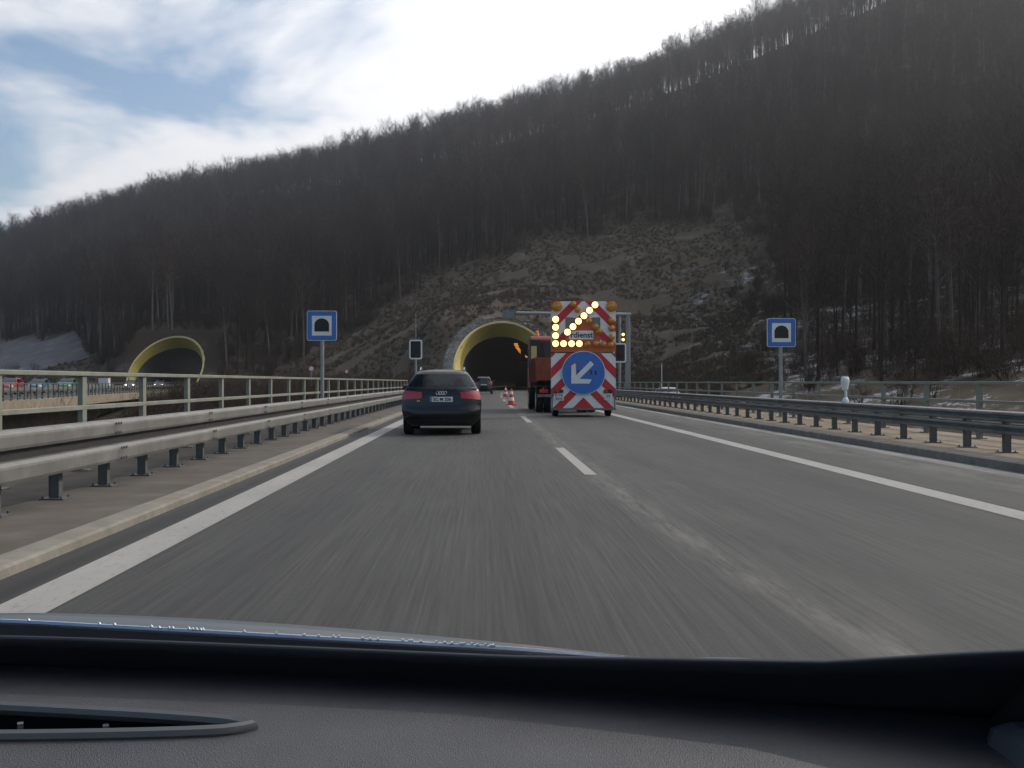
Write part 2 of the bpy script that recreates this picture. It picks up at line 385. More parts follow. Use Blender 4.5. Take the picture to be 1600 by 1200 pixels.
QX, QY0, QRX = -58.6, 195.0, 6.7                 # the far portal of the other carriageway
OD = Vector((25.3, -140.5, 0)).normalized(); ON = Vector((OD.y * -1, OD.x, 0))   # other carriageway: towards the camera, and its right-hand normal
O0 = Vector((QX, QY0, 0))
def terrain(X, Y):
    X = np.atleast_1d(np.asarray(X, float)); Y = np.atleast_1d(np.asarray(Y, float))
    xc = np.clip(X, -380, 330); yc = np.clip(Y, -60, 640); z = np.zeros_like(xc); n = len(CPA)
    for i in range(0, len(xc), 4000):
        a = np.stack([xc[i:i+4000], yc[i:i+4000]], 1)
        d = np.linalg.norm(a[:, None, :] - CPA[None, :, :2], axis=2) / 100.0
        z[i:i+4000] = np.where(d > 0, d * d * np.log(np.maximum(d, 1e-9)), 0) @ TW[:n] + TW[n] + (a / 100.0) @ TW[n+1:]
    amp = np.clip(z * 0.05 + 0.3, 0.15, 1.1)
    z = z + amp * (vnoise(X, Y, 17, 1) * 0.9 + vnoise(X, Y, 6.5, 2) * 0.22)
    cxv = 2e-4 * np.maximum(0, Y - 60) ** 2
    # the slanted plane round each portal
    for (px, py, r) in ((PX, PY0, PRX), (QX, QY0, QRX)):
        pl = np.clip((Y - py) / LEAN, -0.35, 10.6 + (Y - py - 12) * 0.28)
        w = np.clip(1 - (np.abs(X - px) - r - 1.0) / 7.0, 0, 1) * np.clip((Y - py + 14) / 8, 0, 1) * np.clip((py + 34 - Y) / 14, 0, 1)
        w = w * w * (3 - 2 * w); z = z * (1 - w) + pl * w
    # keep below both roads
    inr = np.clip(1 - np.maximum(np.abs(X - cxv - 2.1) - 8.2, 0) / 4.0, 0, 1) * (Y < PY0 - 0.5)
    z = np.where(inr > 0, z * (1 - inr) + np.minimum(z, -0.28) * inr, z)
    s = (X - O0.x) * OD.x + (Y - O0.y) * OD.y; t = (X - O0.x) * ON.x + (Y - O0.y) * ON.y
    ino = np.clip(1 - np.maximum(np.abs(t) - 8.0, 0) / 4.0, 0, 1) * (s > 1.0)
    z = np.where(ino > 0, z * (1 - ino) + np.minimum(z, -0.28) * ino, z)
    return z
def tz(x, y): return float(terrain([x], [y])[0])
def axis(a, segs):
    out = [a]
    for b, st in segs:
        n = max(1, int(round((b - out[-1]) / st))); s0 = out[-1]
        out += [s0 + (b - s0) * (i + 1) / n for i in range(n)]
    return np.array(out)
gx = axis(-900, [(-380, 130), (-76, 4.2), (-44, 0.8), (-8, 1.6), (16, 0.7), (70, 1.8), (330, 5), (900, 140)])
gy = axis(-600, [(-60, 180), (20, 6), (140, 2.2), (170, 0.8), (192, 1.4), (214, 0.8), (320, 2.2), (640, 4.0), (1200, 140)])
GX, GY = np.meshgrid(gx, gy); GZ = terrain(GX.ravel(), GY.ravel()).reshape(GX.shape)
def in_bore(x, y, z):
    for (px, py, r) in ((PX, PY0, PRX), (QX, QY0, QRX)):
        if py - 0.9 < y < py + 13.5 and (x - px) ** 2 + (z - 3.2) ** 2 < (r + 0.05) ** 2: return True
    return False
mb = MB(); nx_, ny_ = len(gx), len(gy)
mb.v = np.stack([GX.ravel(), GY.ravel(), GZ.ravel()], 1).tolist()
for i in range(ny_ - 1):
    for j in range(nx_ - 1):
        x = (gx[j] + gx[j+1]) / 2; y = (gy[i] + gy[i+1]) / 2; z = (GZ[i, j] + GZ[i+1, j+1]) / 2
        if 145 < y < 220 and -70 < x < 20 and in_bore(x, y, z): continue
        a = i * nx_ + j; mb.f.append((a, a + 1, a + nx_ + 1, a + nx_))
# which ground is wooded, read off where the edge of the wood runs over the slope
EDGE = [(-900,522),(0,527),(122,525),(150,578),(182,600),(405,584),(520,532),(600,482),(700,420),(760,396),(850,372),(960,355),(1050,341),(1165,338),(1225,440),(1215,500),(1180,545),(1130,592),(1300,604),(2600,612)]
ex = np.array([p[0] for p in EDGE], float); ey = np.array([p[1] for p in EDGE], float)
def wooded(X, Y, Z):
    px = 754 + 1680 * X / np.maximum(Y, 1); py = 597 - 1680 * (Z - CAM_Z) / np.maximum(Y, 1)
    return (py < np.interp(px, ex, ey) + 5 * np.sin(px * 0.11) + 4 * np.sin(px * 0.037) + 46 * vnoise(X, Y, 7.0, 8) * (px > 420)) & (Y > 26)
def ground_mat():
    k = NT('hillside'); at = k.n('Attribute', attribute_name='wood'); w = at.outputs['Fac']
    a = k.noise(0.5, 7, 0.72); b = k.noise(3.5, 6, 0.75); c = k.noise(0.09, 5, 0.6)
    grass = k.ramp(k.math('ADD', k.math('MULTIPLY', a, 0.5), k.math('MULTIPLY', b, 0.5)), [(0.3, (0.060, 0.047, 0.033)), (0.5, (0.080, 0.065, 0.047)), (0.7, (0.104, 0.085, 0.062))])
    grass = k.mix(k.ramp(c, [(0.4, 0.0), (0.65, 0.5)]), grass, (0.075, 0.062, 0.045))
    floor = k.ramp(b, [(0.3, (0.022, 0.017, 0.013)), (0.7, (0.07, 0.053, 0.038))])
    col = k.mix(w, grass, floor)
    snow = k.ramp(k.math('ADD', k.math('MULTIPLY', k.noise(0.16, 6, 0.7), 0.62), k.math('MULTIPLY', b, 0.38)), [(0.53, 0.0), (0.60, 0.85)])
    fo = k.n('Attribute', attribute_name='frost'); col = k.mix(k.math('MULTIPLY', k.ramp(k.noise(0.3, 5, 0.7), [(0.3, 0.35), (0.6, 0.85)]), fo.outputs['Fac']), col, (0.12, 0.127, 0.145))
    sn = k.n('Attribute', attribute_name='snow'); col = k.mix(k.math('MULTIPLY', snow, sn.outputs['Fac']), col, (0.62, 0.64, 0.68))
    k.bump(k.math('ADD', b, k.noise(12, 5, 0.7)), 0.4, 0.12)
    return k.base(col, 0.95, 0.0, 0.08)
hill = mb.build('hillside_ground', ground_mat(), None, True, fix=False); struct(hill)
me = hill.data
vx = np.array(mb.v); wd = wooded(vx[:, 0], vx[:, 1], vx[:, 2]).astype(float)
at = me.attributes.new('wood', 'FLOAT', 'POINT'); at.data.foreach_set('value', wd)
ppx = 754 + 1680 * vx[:, 0] / np.maximum(vx[:, 1], 1)
sn = 0.12 + 0.7 * np.clip((ppx - 1050) / 120, 0, 1) * (vx[:, 1] < 200) + 0.10 * ((ppx < 140) & (wd < 0.5) & (vx[:, 1] > 215))
fro = ((ppx < 150) & (wd < 0.5) & (vx[:, 1] > 215)).astype(float); at = me.attributes.new('frost', 'FLOAT', 'POINT'); at.data.foreach_set('value', fro)
sn = np.where((wd > 0.5) & (ppx < 1100), 0.12, sn); sn = np.where(vx[:, 1] < 55, 0.2, sn)
at = me.attributes.new('snow', 'FLOAT', 'POINT'); at.data.foreach_set('value', np.clip(sn, 0, 1))

# ------------------------------------------------------------------ the carriageway on its bridge
ys_road = [-40, 0, 20, 40, 60] + list(range(64, 325, 4))
struct(MB().sweep([(-2.93, 0), (7.12, 0)], ys_road).build('carriageway', M['asphalt']))
ys_kerb = [-30 + i * 4 for i in range(45)]
KL = [(-2.92, -0.05), (-2.925, 0.055), (-2.955, 0.07), (-3.14, 0.075), (-3.14, -0.05)]
struct(MB().sweep(KL, ys_kerb).build('kerb_left', M['kerb'], None, False))
KR = [(7.11, -0.05), (7.115, 0.115), (7.15, 0.135), (7.32, 0.14), (7.32, -0.05)]
struct(MB().sweep(KR, ys_kerb).build('kerb_right', M['kerb'], None, False))
ys_deck = [-30, 0, 20, 40, 60, 66, 72, 78]
def deck(name, x0, x1, z, m):
    b = MB().sweep([(x0, -0.9), (x0, z), (x1, z), (x1, -0.9)], ys_deck, closed=True); return struct(b.build(name, m))
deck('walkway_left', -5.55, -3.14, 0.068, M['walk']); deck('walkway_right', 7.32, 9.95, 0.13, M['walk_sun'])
b = MB().sweep([(-2.92, -0.06), (7.1, -0.06), (7.1, -1.0), (5.5, -1.1), (4.6, -2.6), (-0.6, -2.6), (-1.5, -1.1), (-2.92, -1.0)], ys_deck, closed=True)
struct(b.build('bridge_girder', M['fascia']))
b = MB()
for y in (10, 45):
    b.bbox(-0.5, 4.5, y - 0.7, y + 0.7, tz(2, y) - 0.5, -2.55)
struct(b.build('bridge_pier', M['fascia']))
ys_v = [78 + 4 * i for i in range(19)]
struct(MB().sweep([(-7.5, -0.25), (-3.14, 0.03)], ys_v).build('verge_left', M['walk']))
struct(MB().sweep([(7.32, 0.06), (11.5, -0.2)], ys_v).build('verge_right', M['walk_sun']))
# painted lines
def line(name, x, w, y0, y1, z=0.004):
    n = max(1, int((y1 - y0) / 4)); ys = [y0 + (y1 - y0) * i / n for i in range(n + 1)]
    return struct(MB().sweep([(x - w/2, z), (x + w/2, z)], ys).build(name, M['paint']))
line('edge_line_left', -2.43, 0.33, -20, 300); line('edge_line_right', 4.84, 0.31, -20, 300)
for i in range(-1, 13): line('lane_dash', 1.40, 0.16, 13.9 + 18 * i, 19.6 + 18 * i)

# ------------------------------------------------------------------ guard rails
def guard_rail(label, X, side, zfoot, tiers, spacing, y_first, n_posts, post_w, plain=False):
    t = thing('guard_rail', label, 'guard rail', (X, y_first, zfoot))
    pm = MB()
    top = tiers[0][1] - zfoot - 0.03
    pm.bbox(-0.04, 0.04, -post_w/2, post_w/2, 0, top)
    pm.bbox(-0.05, -0.04, -post_w/2 - 0.006, post_w/2 + 0.006, 0.02, top); pm.bbox(0.04, 0.05, -post_w/2 - 0.006, post_w/2 + 0.006, 0.02, top)
    pm.bbox(-0.12, 0.12, -0.11, 0.11, 0, 0.014)
    for sx in (-1, 1):
        for sy in (-1, 1): pm.lathe([(0.012, 0.014), (0.012, 0.035), (0.005, 0.038)], (sx * 0.09, sy * 0.085, 0), n=6)
    pmesh = pm.mesh('post', M['post'])
    for i in range(n_posts):
        y = i * spacing; o = link('post', pmesh, t, (curve_x(y_first + y), y, 0.0))
        o.rotation_euler = (0, 0, random.uniform(-0.03, 0.03))
    L = spacing * 3; nb = int(n_posts * spacing / L)
    for z0, z1, out in tiers:
        h = z1 - z0; d = 0.085
        x0 = side * (0.062 + out)
        prof = [(x0 - side * 0.05, h), (x0 + side * d * 0.9, h - 0.012), (x0 + side * d, h - 0.03), (x0 + side * d, h * 0.68), (x0 + side * d * 0.35, h * 0.56), (x0 + side * d * 0.35, h * 0.42), (x0 + side * d, h * 0.30), (x0 + side * d, 0.025), (x0 + side * d * 0.85, 0.006), (x0 - side * 0.03, 0.0)]
        if plain: prof = [(x0 - side * 0.09, h), (x0 + side * d * 0.55, h), (x0 + side * d * 0.95, h - 0.03), (x0 + side * d, h - 0.05), (x0 + side * d * 0.94, 0.03), (x0 + side * d * 0.8, 0.004), (x0 - side * 0.09, 0.0), (x0 - side * 0.09, h)]
        bm_ = MB().sweep(prof, [0, L * 0.5, L + 0.02], xoff=lambda y: 0)
        for sz in (0.2, 0.8):
            for sy in (0.05, 0.13, 0.21):
                bm_.lathe([(0.017, 0.0), (0.014, side * 0.014)], (x0 + side * d, sy, h * sz), axis='X', n=6)
        bm_.bbox(min(x0 - side*0.05, x0 + side*0.02), max(x0 - side*0.05, x0 + side*0.02), 0, 0.12, h * 0.2, h * 0.8)
        bmesh_ = bm_.mesh('beam', M['galv'], False)
        for i in range(nb + 1):
            y = i * L; yw = y_first + y; dx = curve_x(yw); sl = (curve_x(yw + L) - dx) / L
            o = link('beam', bmesh_, t, (dx + (0.0015 if i % 2 else 0), y - 0.1, z0 - zfoot)); o.rotation_euler = (0, 0, -sl)
    if plain: MB().sweep([(side * 0.062, 0.44), (side * 0.075, 0.44), (side * 0.075, 0.58), (side * 0.062, 0.58)], [4.0 * i for i in range(35)], lambda y: curve_x(y + y_first), True).build('gap_shade_strip', M['plastic'], t)  # added near-black strip: paints the shade in the gap between the beams
    return t
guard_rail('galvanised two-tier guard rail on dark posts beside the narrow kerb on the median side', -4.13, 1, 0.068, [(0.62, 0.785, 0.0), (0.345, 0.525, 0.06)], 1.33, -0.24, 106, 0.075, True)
guard_rail('blue-grey double guard rail on short posts along the hard shoulder', 7.95, -1, 0.13, [(0.595, 0.76, 0.0), (0.415, 0.575, 0.02)], 1.33, 0.35, 106, 0.075)

# ------------------------------------------------------------------ bridge railings
def railing(label, X, zt, zm, zf, y0, n, sp):
    t = thing('bridge_railing', label, 'railing', (X, y0, zf))
    zt -= zf; zm -= zf; L = (n - 1) * sp; ys = [L * i / 24 for i in range(25)]
    cxl = lambda y: curve_x(y + y0)
    def bar(zc, w, h): return [(-w/2, zc - h/2), (w/2, zc - h/2), (w/2, zc + h/2), (-w/2, zc + h/2)]
    MB().sweep(bar(zt - 0.03, 0.11, 0.055), ys, cxl, True).build('top_rail', M['rail'], t, bevel=0.008)
    MB().sweep(bar(zm - 0.03, 0.07, 0.06), ys, cxl, True).build('middle_rail', M['rail'], t, bevel=0.008)
    MB().sweep(bar(0.14, 0.06, 0.05), ys, cxl, True).build('bottom_rail', M['rail'], t)
    pm = MB().bbox(-0.032, 0.032, -0.073, 0.073, 0, zt - 0.058).bbox(-0.11, 0.11, -0.09, 0.09, 0, 0.02).mesh('post', M['rail'])
    for i in range(n): link('post', pm, t, (cxl(i * sp), i * sp, 0))
railing('pale green-grey railing with two rails behind the two-tier guard rail', -5.1, 1.335, 0.905, 0.068, 1.55, 30, 2.43)
railing('green-grey railing behind the guard rail of the hard shoulder', 9.4, 1.215, 0.86, 0.13, 0.9, 32, 2.43)

# ------------------------------------------------------------------ tunnel portals
def portal(label, px, py, r, length, curved, base_w):
    t = thing('tunnel_portal', label, 'tunnel', (px, py, 0))
    zc = 3.2; a0 = math.asin(min(0.95, 3.45 / (r - base_w))); N = 48
    ang = [-a0 + (math.pi + 2 * a0) * i / N for i in range(N + 1)]
    def ring(rad, topx, dz, depth):
        out = []
        for a in ang:
            rr = rad - topx * max(0, math.sin(a)) ** 1.5
            x, z = rr * math.cos(a), max(-0.3, zc + rr * math.sin(a)); zo = max(-0.3, zc + r * math.sin(a))
            out.append((x, zo * LEAN + depth, z))
        return out
    def loft(rings):
        b = MB(); k = len(rings[0])
        for rg in rings: b.v += rg
        for i in range(len(rings) - 1):
            for j in range(k - 1): b.f.append((i*k + j, i*k + j + 1, (i+1)*k + j + 1, (i+1)*k + j))
        return b
    front = ring(r - 0.12, 0, 0, -0.25); inner = ring(r - base_w, 2.05 - base_w, 0, 2.6)
    loft([front, inner]).build('collar', M['yellow'], t, True)
    loft([ring(r - 0.12, 0, 0, -0.25), ring(r + 0.14, 0, 0, -0.20), ring(r + 0.22, 0, 0, 0.4), ring(r + 0.2, 0, 0, 3.0)]).build('outer_rim', M['rim'], t)
    loft([ring(r + 0.1, 0, 0, 0.3), ring(r + 0.85, 0, 0, 0.9)]).build('backing', M['earth'], t)
    rings = [inner]
    n = int(length / 6)
    for i in range(1, n + 1):
        y = 14 + (length - 14) * i / n; dx = (curve_x(py + y) - curve_x(py)) if curved else 0
        rings.append([((r - base_w - (2.05 - base_w) * max(0, math.sin(a)) ** 1.5) * math.cos(a) + dx, y, max(-0.3, zc + (r - base_w - (2.05 - base_w) * max(0, math.sin(a)) ** 1.5) * math.sin(a))) for a in ang])
    loft(rings).build('bore_lining', M['tunnel'], t, True)
    b = MB(); b.v += rings[-1]; b.f.append(tuple(range(len(rings[-1])))); b.build('bore_end', M['black'], t)
    return t
portal('wide yellow collared tunnel mouth that the cars and cones lead into', PX, PY0, PRX, 170, True, 1.2)
portal('yellow collared tunnel mouth of the other carriageway with headlights in front', QX, QY0, QRX, 90, False, 0.8)
# sodium lamps along the near tunnel's crown
for i in range(13):
    y = PY0 + 17 + i * 7.5; dx = curve_x(y) - curve_x(PY0)
    b = MB().bbox(-0.28, 0.28, -1.3, 1.3, -0.06, 0.0); t = thing('tunnel_lamp', 'orange sodium lamp glowing in the row along the tunnel ceiling', 'lamp', (PX + dx + 1.6, y, 7.15), 0, 'orange lamps along the tunnel ceiling')
    b.build('diffuser', M['tunnel_lamp'], t); MB().bbox(-0.33, 0.33, -1.36, 1.36, 0.002, 0.75).build('housing', M['black'], t)

# ------------------------------------------------------------------ rubble by the portal
rk = MB()
ico = bmesh.new(); bmesh.ops.create_icosphere(ico, subdivisions=1, radius=1.0); iv = [v.co.copy() for v in ico.verts]; iff = [tuple(v.index for v in f.verts) for f in ico.faces]; ico.free()
def rock(b, p, r):
    n = len(b.v); m = Matrix.Rotation(random.uniform(0, 6.28), 3, 'Z') @ Matrix.Rotation(random.uniform(0, 6.28), 3, 'X')
    sx, sy, sz = (random.uniform(0.6, 1.2) for _ in range(3))
    for v in iv:
        q = m @ Vector((v.x * sx, v.y * sy, v.z * sz)) * (r * random.uniform(0.8, 1.15)); b.v.append((p[0] + q.x, p[1] + q.y, p[2] + q.z))
    b.f += [tuple(n + i for i in f) for f in iff]
pts = []
for _ in range(2600):
    a = random.uniform(0.05, 2.9); zz = random.uniform(-0.2, 10.5)
    d = 0.3 + 1.5 * random.random() ** 1.4 * (1 - 0.05 * max(0, zz))
    rr = PRX + d; dz = zz - 3.2
    if abs(dz) > rr: continue
    x = PX - math.sqrt(max(0, rr * rr - dz * dz)) if random.random() < 0.93 else PX + math.sqrt(max(0, rr * rr - dz * dz))
    pts.append((x, PY0 + zz * LEAN + random.uniform(-0.3, 0.5)))
zs = terrain([p[0] for p in pts], [p[1] for p in pts])
for p, z in zip(pts, zs): rock(rk, (p[0], p[1], z + 0.02), random.uniform(0.10, 0.30))
stuff(rk.build('rubble', M['rock'], None, False, fix=False), 'grey rubble stones packed around the tunnel collar', 'rubble')

# ------------------------------------------------------------------ the other carriageway
def oc(s, t_, z=0.0):
    p = O0 + OD * s + ON * t_; return (p.x, p.y, z)
oroad = link('other_carriageway', None); struct(oroad)
def strip(name, m, t0, t1, z0, s0=-80, s1=260, z1=None):
    b = MB(); b.quad(oc(s0, t0, z0), oc(s1, t0, z0), oc(s1, t1, z1 if z1 is not None else z0), oc(s0, t1, z1 if z1 is not None else z0)); return b.build(name, m, oroad)
strip('road_surface', M['asphalt'], -6.6, 6.6, 0.0)
for nm, t0, t1 in (('near_edge', 6.6, 8.0), ('far_edge', -8.0, -6.6)):
    b = MB(); s0, s1 = 4, 260
    v = [oc(s, t, z) for s in (s0, s1) for t, z in ((t0, -0.5), (t1, -0.5), (t1, 0.14), (t0, 0.14))]
    b.v = v; b.f = [(0,1,2,3), (7,6,5,4), (0,4,5,1), (1,5,6,2), (2,6,7,3), (3,7,4,0)]; b.build(nm, M['walk_sun'], oroad)
b = MB(); v = [oc(s, t, z) for s in (70, 260) for t, z in ((-5, -2.2), (5, -2.2), (5.5, -0.06), (-5.5, -0.06))]
b.v = v; b.f = [(0,1,2,3), (7,6,5,4), (0,4,5,1), (1,5,6,2), (2,6,7,3), (3,7,4,0)]; b.build('deck_girder', M['fascia'], oroad)
b = MB()
for s in (85, 120, 155): 
    p = oc(s, 0); b.box((p[0], p[1], -5.1), (9, 1.4, 6.2), math.atan2(ON.y, ON.x))
b.build('pier', M['fascia'], oroad)
rz_o = math.atan2(OD.y, OD.x) - math.pi / 2
def oc_fence(label, t_, h, s0, s1, sp, galv, name, cat):
    t = thing(name, label, cat, oc(s0, t_, 0.14)); t.rotation_euler = (0, 0, rz_o); L = s1 - s0
    if galv:
        MB().bbox(-0.06, 0.06, 0, L, 0.42, 0.74).build('beam', M['galv'], t); pm = MB().bbox(-0.05, 0.05, -0.05, 0.05, 0, 0.5).mesh('post', M['post'])
    else:
        MB().bbox(-0.05, 0.05, 0, L, h - 0.06, h).build('top_rail', M['post'], t); MB().bbox(-0.03, 0.03, 0, L, 0.12, 0.17).build('bottom_rail', M['post'], t)
        pm = MB().bbox(-0.035, 0.035, -0.03, 0.03, 0, h - 0.06).mesh('post', M['post'])
    for i in range(int(L / sp) + 1): link('post', pm, t, (0, i * sp, 0))
oc_fence('dark picket railing along the tan edge of the other bridge', 7.6, 1.0, 8, 200, 1.6, False, 'far_bridge_railing', 'railing')
oc_fence('galvanised guard rail behind the picket railing of the other bridge', 6.8, 0.75, 6, 205, 2.0, True, 'far_guard_rail', 'guard rail')
oc_fence('galvanised guard rail on the far side of the other carriageway', -6.9, 0.75, 6, 205, 2.0, True, 'far_guard_rail', 'guard rail')

# ------------------------------------------------------------------ vehicles
def wheel(parent, loc, r, w, side, rimmat='rimmetal'):
    t = MB().lathe([(r*0.62, -w/2), (r*0.9, -w/2), (r*0.98, -w*0.4), (r, -w*0.2), (r, w*0.2), (r*0.98, w*0.4), (r*0.9, w/2), (r*0.62, w/2)], axis='X', n=28).build('wheel', M['tyre'], parent, True, loc)
    b = MB().lathe([(r*0.61, -w*0.52*side), (r*0.55, -w*0.50*side), (r*0.5, -w*0.3*side)] if False else [(r*0.6, w*0.505*side), (r*0.5, w*0.46*side), (r*0.12, w*0.5*side)], axis='X', n=20)
    b.build('rim', M[rimmat], t, True)
def make_car(name, label, paint, loc, rz=0.0, group=None, H=1.47, W=0.905, L=4.6, seed=0, plate='', rings=False, lights_on=False, low_paint=None, rails=True, z_up=0.0):
    t = thing(name, label, 'car', loc, rz, group); k = H / 1.47; kw = W / 0.905
    zs_ = [0.22, 0.30, 0.40, 0.54, 0.60, 0.70, 0.80, 0.90, 1.00, 1.05]; ws = [0.70, 0.80, 0.865, 0.90, 0.905, 0.905, 0.90, 0.885, 0.85, 0.815]
    yr = [0.16, 0.07, 0.02, 0.0, 0.03, 0.05, 0.055, 0.07, 0.09, 0.115]; yf = [4.42, 4.52, 4.57, 4.6, 4.59, 4.57, 4.52, 4.40, 4.05, 3.45]
    zg = [1.05, 1.10, 1.18, 1.28, 1.38, 1.43, 1.455, 1.47]; wg = [0.815, 0.785, 0.745, 0.685, 0.615, 0.57, 0.53, 0.46]
    yrg = [0.115, 0.15, 0.22, 0.31, 0.405, 0.455, 0.50, 0.62]; yfg = [3.45, 3.34, 3.16, 2.90, 2.62, 2.46, 2.34, 2.1]
    U = [-1, -0.97, -0.9, -0.8, -0.62, -0.42, -0.2, 0, 0.2, 0.42, 0.62, 0.8, 0.9, 0.97, 1]
    def rear(zl, wl_, yl, dep):
        return lambda u, v: (np.interp(v, zl, wl_) * u * kw, np.interp(v, zl, yl) + dep * abs(u) ** 5, v * k + z_up)
    rl = rear(zs_, ws, yr, 0.20); rg = rear(zg, wg, yrg, 0.14)
    bm_ = MB()
    bm_.grid(rl, U, zs_)
    bm_.grid(rg, U, zg, skip=lambda j, i: 0 < i < 4 and 1 <= j <= 12)
    T = [0, 0.04, 0.12, 0.22, 0.35, 0.5, 0.65, 0.78, 0.9, 0.97, 1.0]
    def plan(q): return 1 - 0.10 * max(0, (q - 0.8) / 0.2) ** 2
    for s in (-1, 1):
        def side(tq, v):
            y0 = np.interp(v, zs_, yr) + 0.20; y1 = np.interp(v, zs_, yf) - 0.25
            y = (y0 + (y1 - y0) * tq) * L / 4.6; x = np.interp(v, zs_, ws) * kw * plan(tq)
            return (s * x, y, v * k + z_up)
        def arch(j, i):
            y = (0.2 + 4.2 * (T[j] + T[j+1]) / 2); return zs_[i+1] < 0.72 and (0.45 < y < 1.2 or 3.2 < y < 3.95)
        bm_.grid(side, T, zs_, skip=None)
        TG = [0, 0.05, 0.10, 0.24, 0.27, 0.50, 0.53, 0.84, 0.92, 1.0]
        def gside(tq, v):
            y0 = np.interp(v, zg, yrg) + 0.14; y1 = np.interp(v, zg, yfg)
            return (s * np.interp(v, zg, wg) * kw, (y0 + (y1 - y0) * tq) * L / 4.6, v * k + z_up)
        win = lambda j, i: 0 < i < 4 and j in (2, 4, 6)
        bm_.grid(gside, TG, zg, skip=win)
        g = MB().grid(gside, TG, zg, skip=lambda j, i: not win(j, i)); g.build('side_window', M['glass'], t, True)
        # mirror
        mbx = MB().box((s * 0.98 * kw, 3.02 * L / 4.6, 1.06 * k + z_up), (0.2, 0.11, 0.14), 0); mbx.build('mirror', M[paint], t, bevel=0.03)
    # roof
    def roof(u, q): 
        y = 0.62 + (2.1 - 0.62) * q; return (0.46 * kw * u, y * L / 4.6, H + z_up + 0.03 * (1 - u * u) * min(1, 6 * q + 0.01))
    (MB() if low_paint else bm_).grid(roof, [-1, -0.6, -0.2, 0.2, 0.6, 1], [0, 0.3, 0.7, 1.0])
    if low_paint: MB().grid(roof, [-1, -0.6, -0.2, 0.2, 0.6, 1], [0, 0.3, 0.7, 1.0]).build('roof', M[low_paint], t, True)
    # bonnet and front
    def bon(u, q):
        y = 3.45 + (4.15 - 3.45) * q; z = 1.05 - 0.17 * q ** 1.4 + 0.03 * (1 - u * u); w = 0.815 + 0.02 * q
        return (w * kw * u * (1 - 0.06 * q), y * L / 4.6, z * k + z_up)
    bm_.grid(bon, [-1, -0.7, -0.3, 0.3, 0.7, 1], [0, 0.3, 0.6, 1.0])
    def fr(u, v):
        y = np.interp(v, zs_[:8], [4.35, 4.45, 4.52, 4.56, 4.55, 4.52, 4.42, 4.18]); return (np.interp(v, zs_, ws) * kw * u * 0.92, (y - 0.22 * abs(u) ** 4) * L / 4.6, v * k + z_up)
    bm_.grid(fr, U, zs_[:8])
    def ws_(u, v):
        return (np.interp(v, zg, wg) * kw * u, (np.interp(v, zg, yfg) + 0.16 * (1 - abs(u) ** 2)) * L / 4.6, v * k + z_up)
    MB().grid(ws_, [-1, -0.6, -0.2, 0.2, 0.6, 1], zg).build('windscreen', M['glass'], t, True)
    bm_.bbox(-0.7 * kw, 0.7 * kw, 0.3, L - 0.4, 0.2 * k + z_up, 0.24 * k + z_up)
    body = bm_.build('body', M[paint], t, True)
    MB().grid(lambda u, v: (rg(u, v)[0], rg(u, v)[1] - 0.004, rg(u, v)[2]), U[1:-1], zg[1:5]).build('rear_window', M['glass'], t, True)
    MB().bbox(-0.3, 0.3, 0.115, 0.14, 1.415 * k + z_up, 1.432 * k + z_up)
    def patch(nm, f, u0, u1, v0, v1, off, m, th=0.03, n=6, taper=0.0):
        us = [u0 + (u1 - u0) * i / n for i in range(n + 1)]; vv = [v0 + (v1 - v0) * i / 4 for i in range(5)]
        def g(o):
            def h(u, v):
                fu = abs(u - u0) / abs(u1 - u0); vm = (v0 + v1) / 2; v2 = vm + (v - vm) * (1 - taper * fu); p = f(u, v2); return (p[0], p[1] - o, p[2])
            return h
        b = MB().grid(g(off), us, vv); n0 = len(us)
        b.grid(g(off - th), us, vv)
        return b.build(nm, M[m], t, True)
    for s in (-1, 1):
        tl = patch('tail_light', rl, s * 0.995, s * 0.50, 0.80, 1.01, 0.006, 'taillight', taper=0.35)
        def sd(tq, v): return (s * (np.interp(v, zs_, ws) * kw + 0.006), (np.interp(v, zs_, yr) + 0.2 + 0.16 * tq), v * k + z_up)
        MB().grid(sd, [0, 0.5, 1], [0.82, 0.9, 1.0]).build('lens_wrap', M['taillight'], tl, True)
        hl = MB().grid(lambda u, v: (fr(u, v)[0], fr(u, v)[1] + 0.02, fr(u, v)[2]), [s * 0.55, s * 0.7, s * 0.9], [0.66, 0.72, 0.80]); hl.build('headlight', M['headlight'] if lights_on else M['lens'], t)
        wheel(t, (s * (W - 0.125), 0.83 * L / 4.6, 0.325), 0.325, 0.225, s); wheel(t, (s * (W - 0.125), 3.58 * L / 4.6, 0.325), 0.325, 0.225, s)
        if rails:
            MB().tube([(s * 0.50 * kw, 0.62, H + z_up), (s * 0.50 * kw, 0.66, H + z_up + 0.055), (s * 0.50 * kw, 0.75, H + z_up + 0.065), (s * 0.52 * kw, 1.6, H + z_up + 0.065), (s * 0.52 * kw, 2.2, H + z_up + 0.0)], 0.017, 8).build('roof_rail', M['chrome'], t, True)
        patch('exhaust', rl, s * 0.62, s * 0.72, 0.27, 0.31, 0.02, 'black')
        MB().lathe([(0.02, -0.005), (0.12, 0.0), (0.02, 0.1)], (s * 0.36, 2.0, 1.16 * k + z_up), 'Y', 10).build('headrest', M['plastic'], t, True)
        MB().box((s * 0.36, 2.05, 0.85 * k + z_up), (0.48, 0.14, 0.56), 0).build('seat_back', M['plastic'], t, bevel=0.04)
    MB().box((0, 1.15, 0.80 * k + z_up), (1.2, 0.14, 0.46)).build('rear_seat', M['plastic'], t, bevel=0.04)
    patch('lower_bumper', rl, -0.93, 0.93, 0.23, 0.37, 0.008, 'plastic', n=14)
    patch('bumper_crease', rl, -0.97, 0.97, 0.585, 0.597, 0.004, 'black', n=14)
    patch('tailgate_seam', rl, -0.74, 0.74, 0.745, 0.752, 0.002, 'black', n=10)
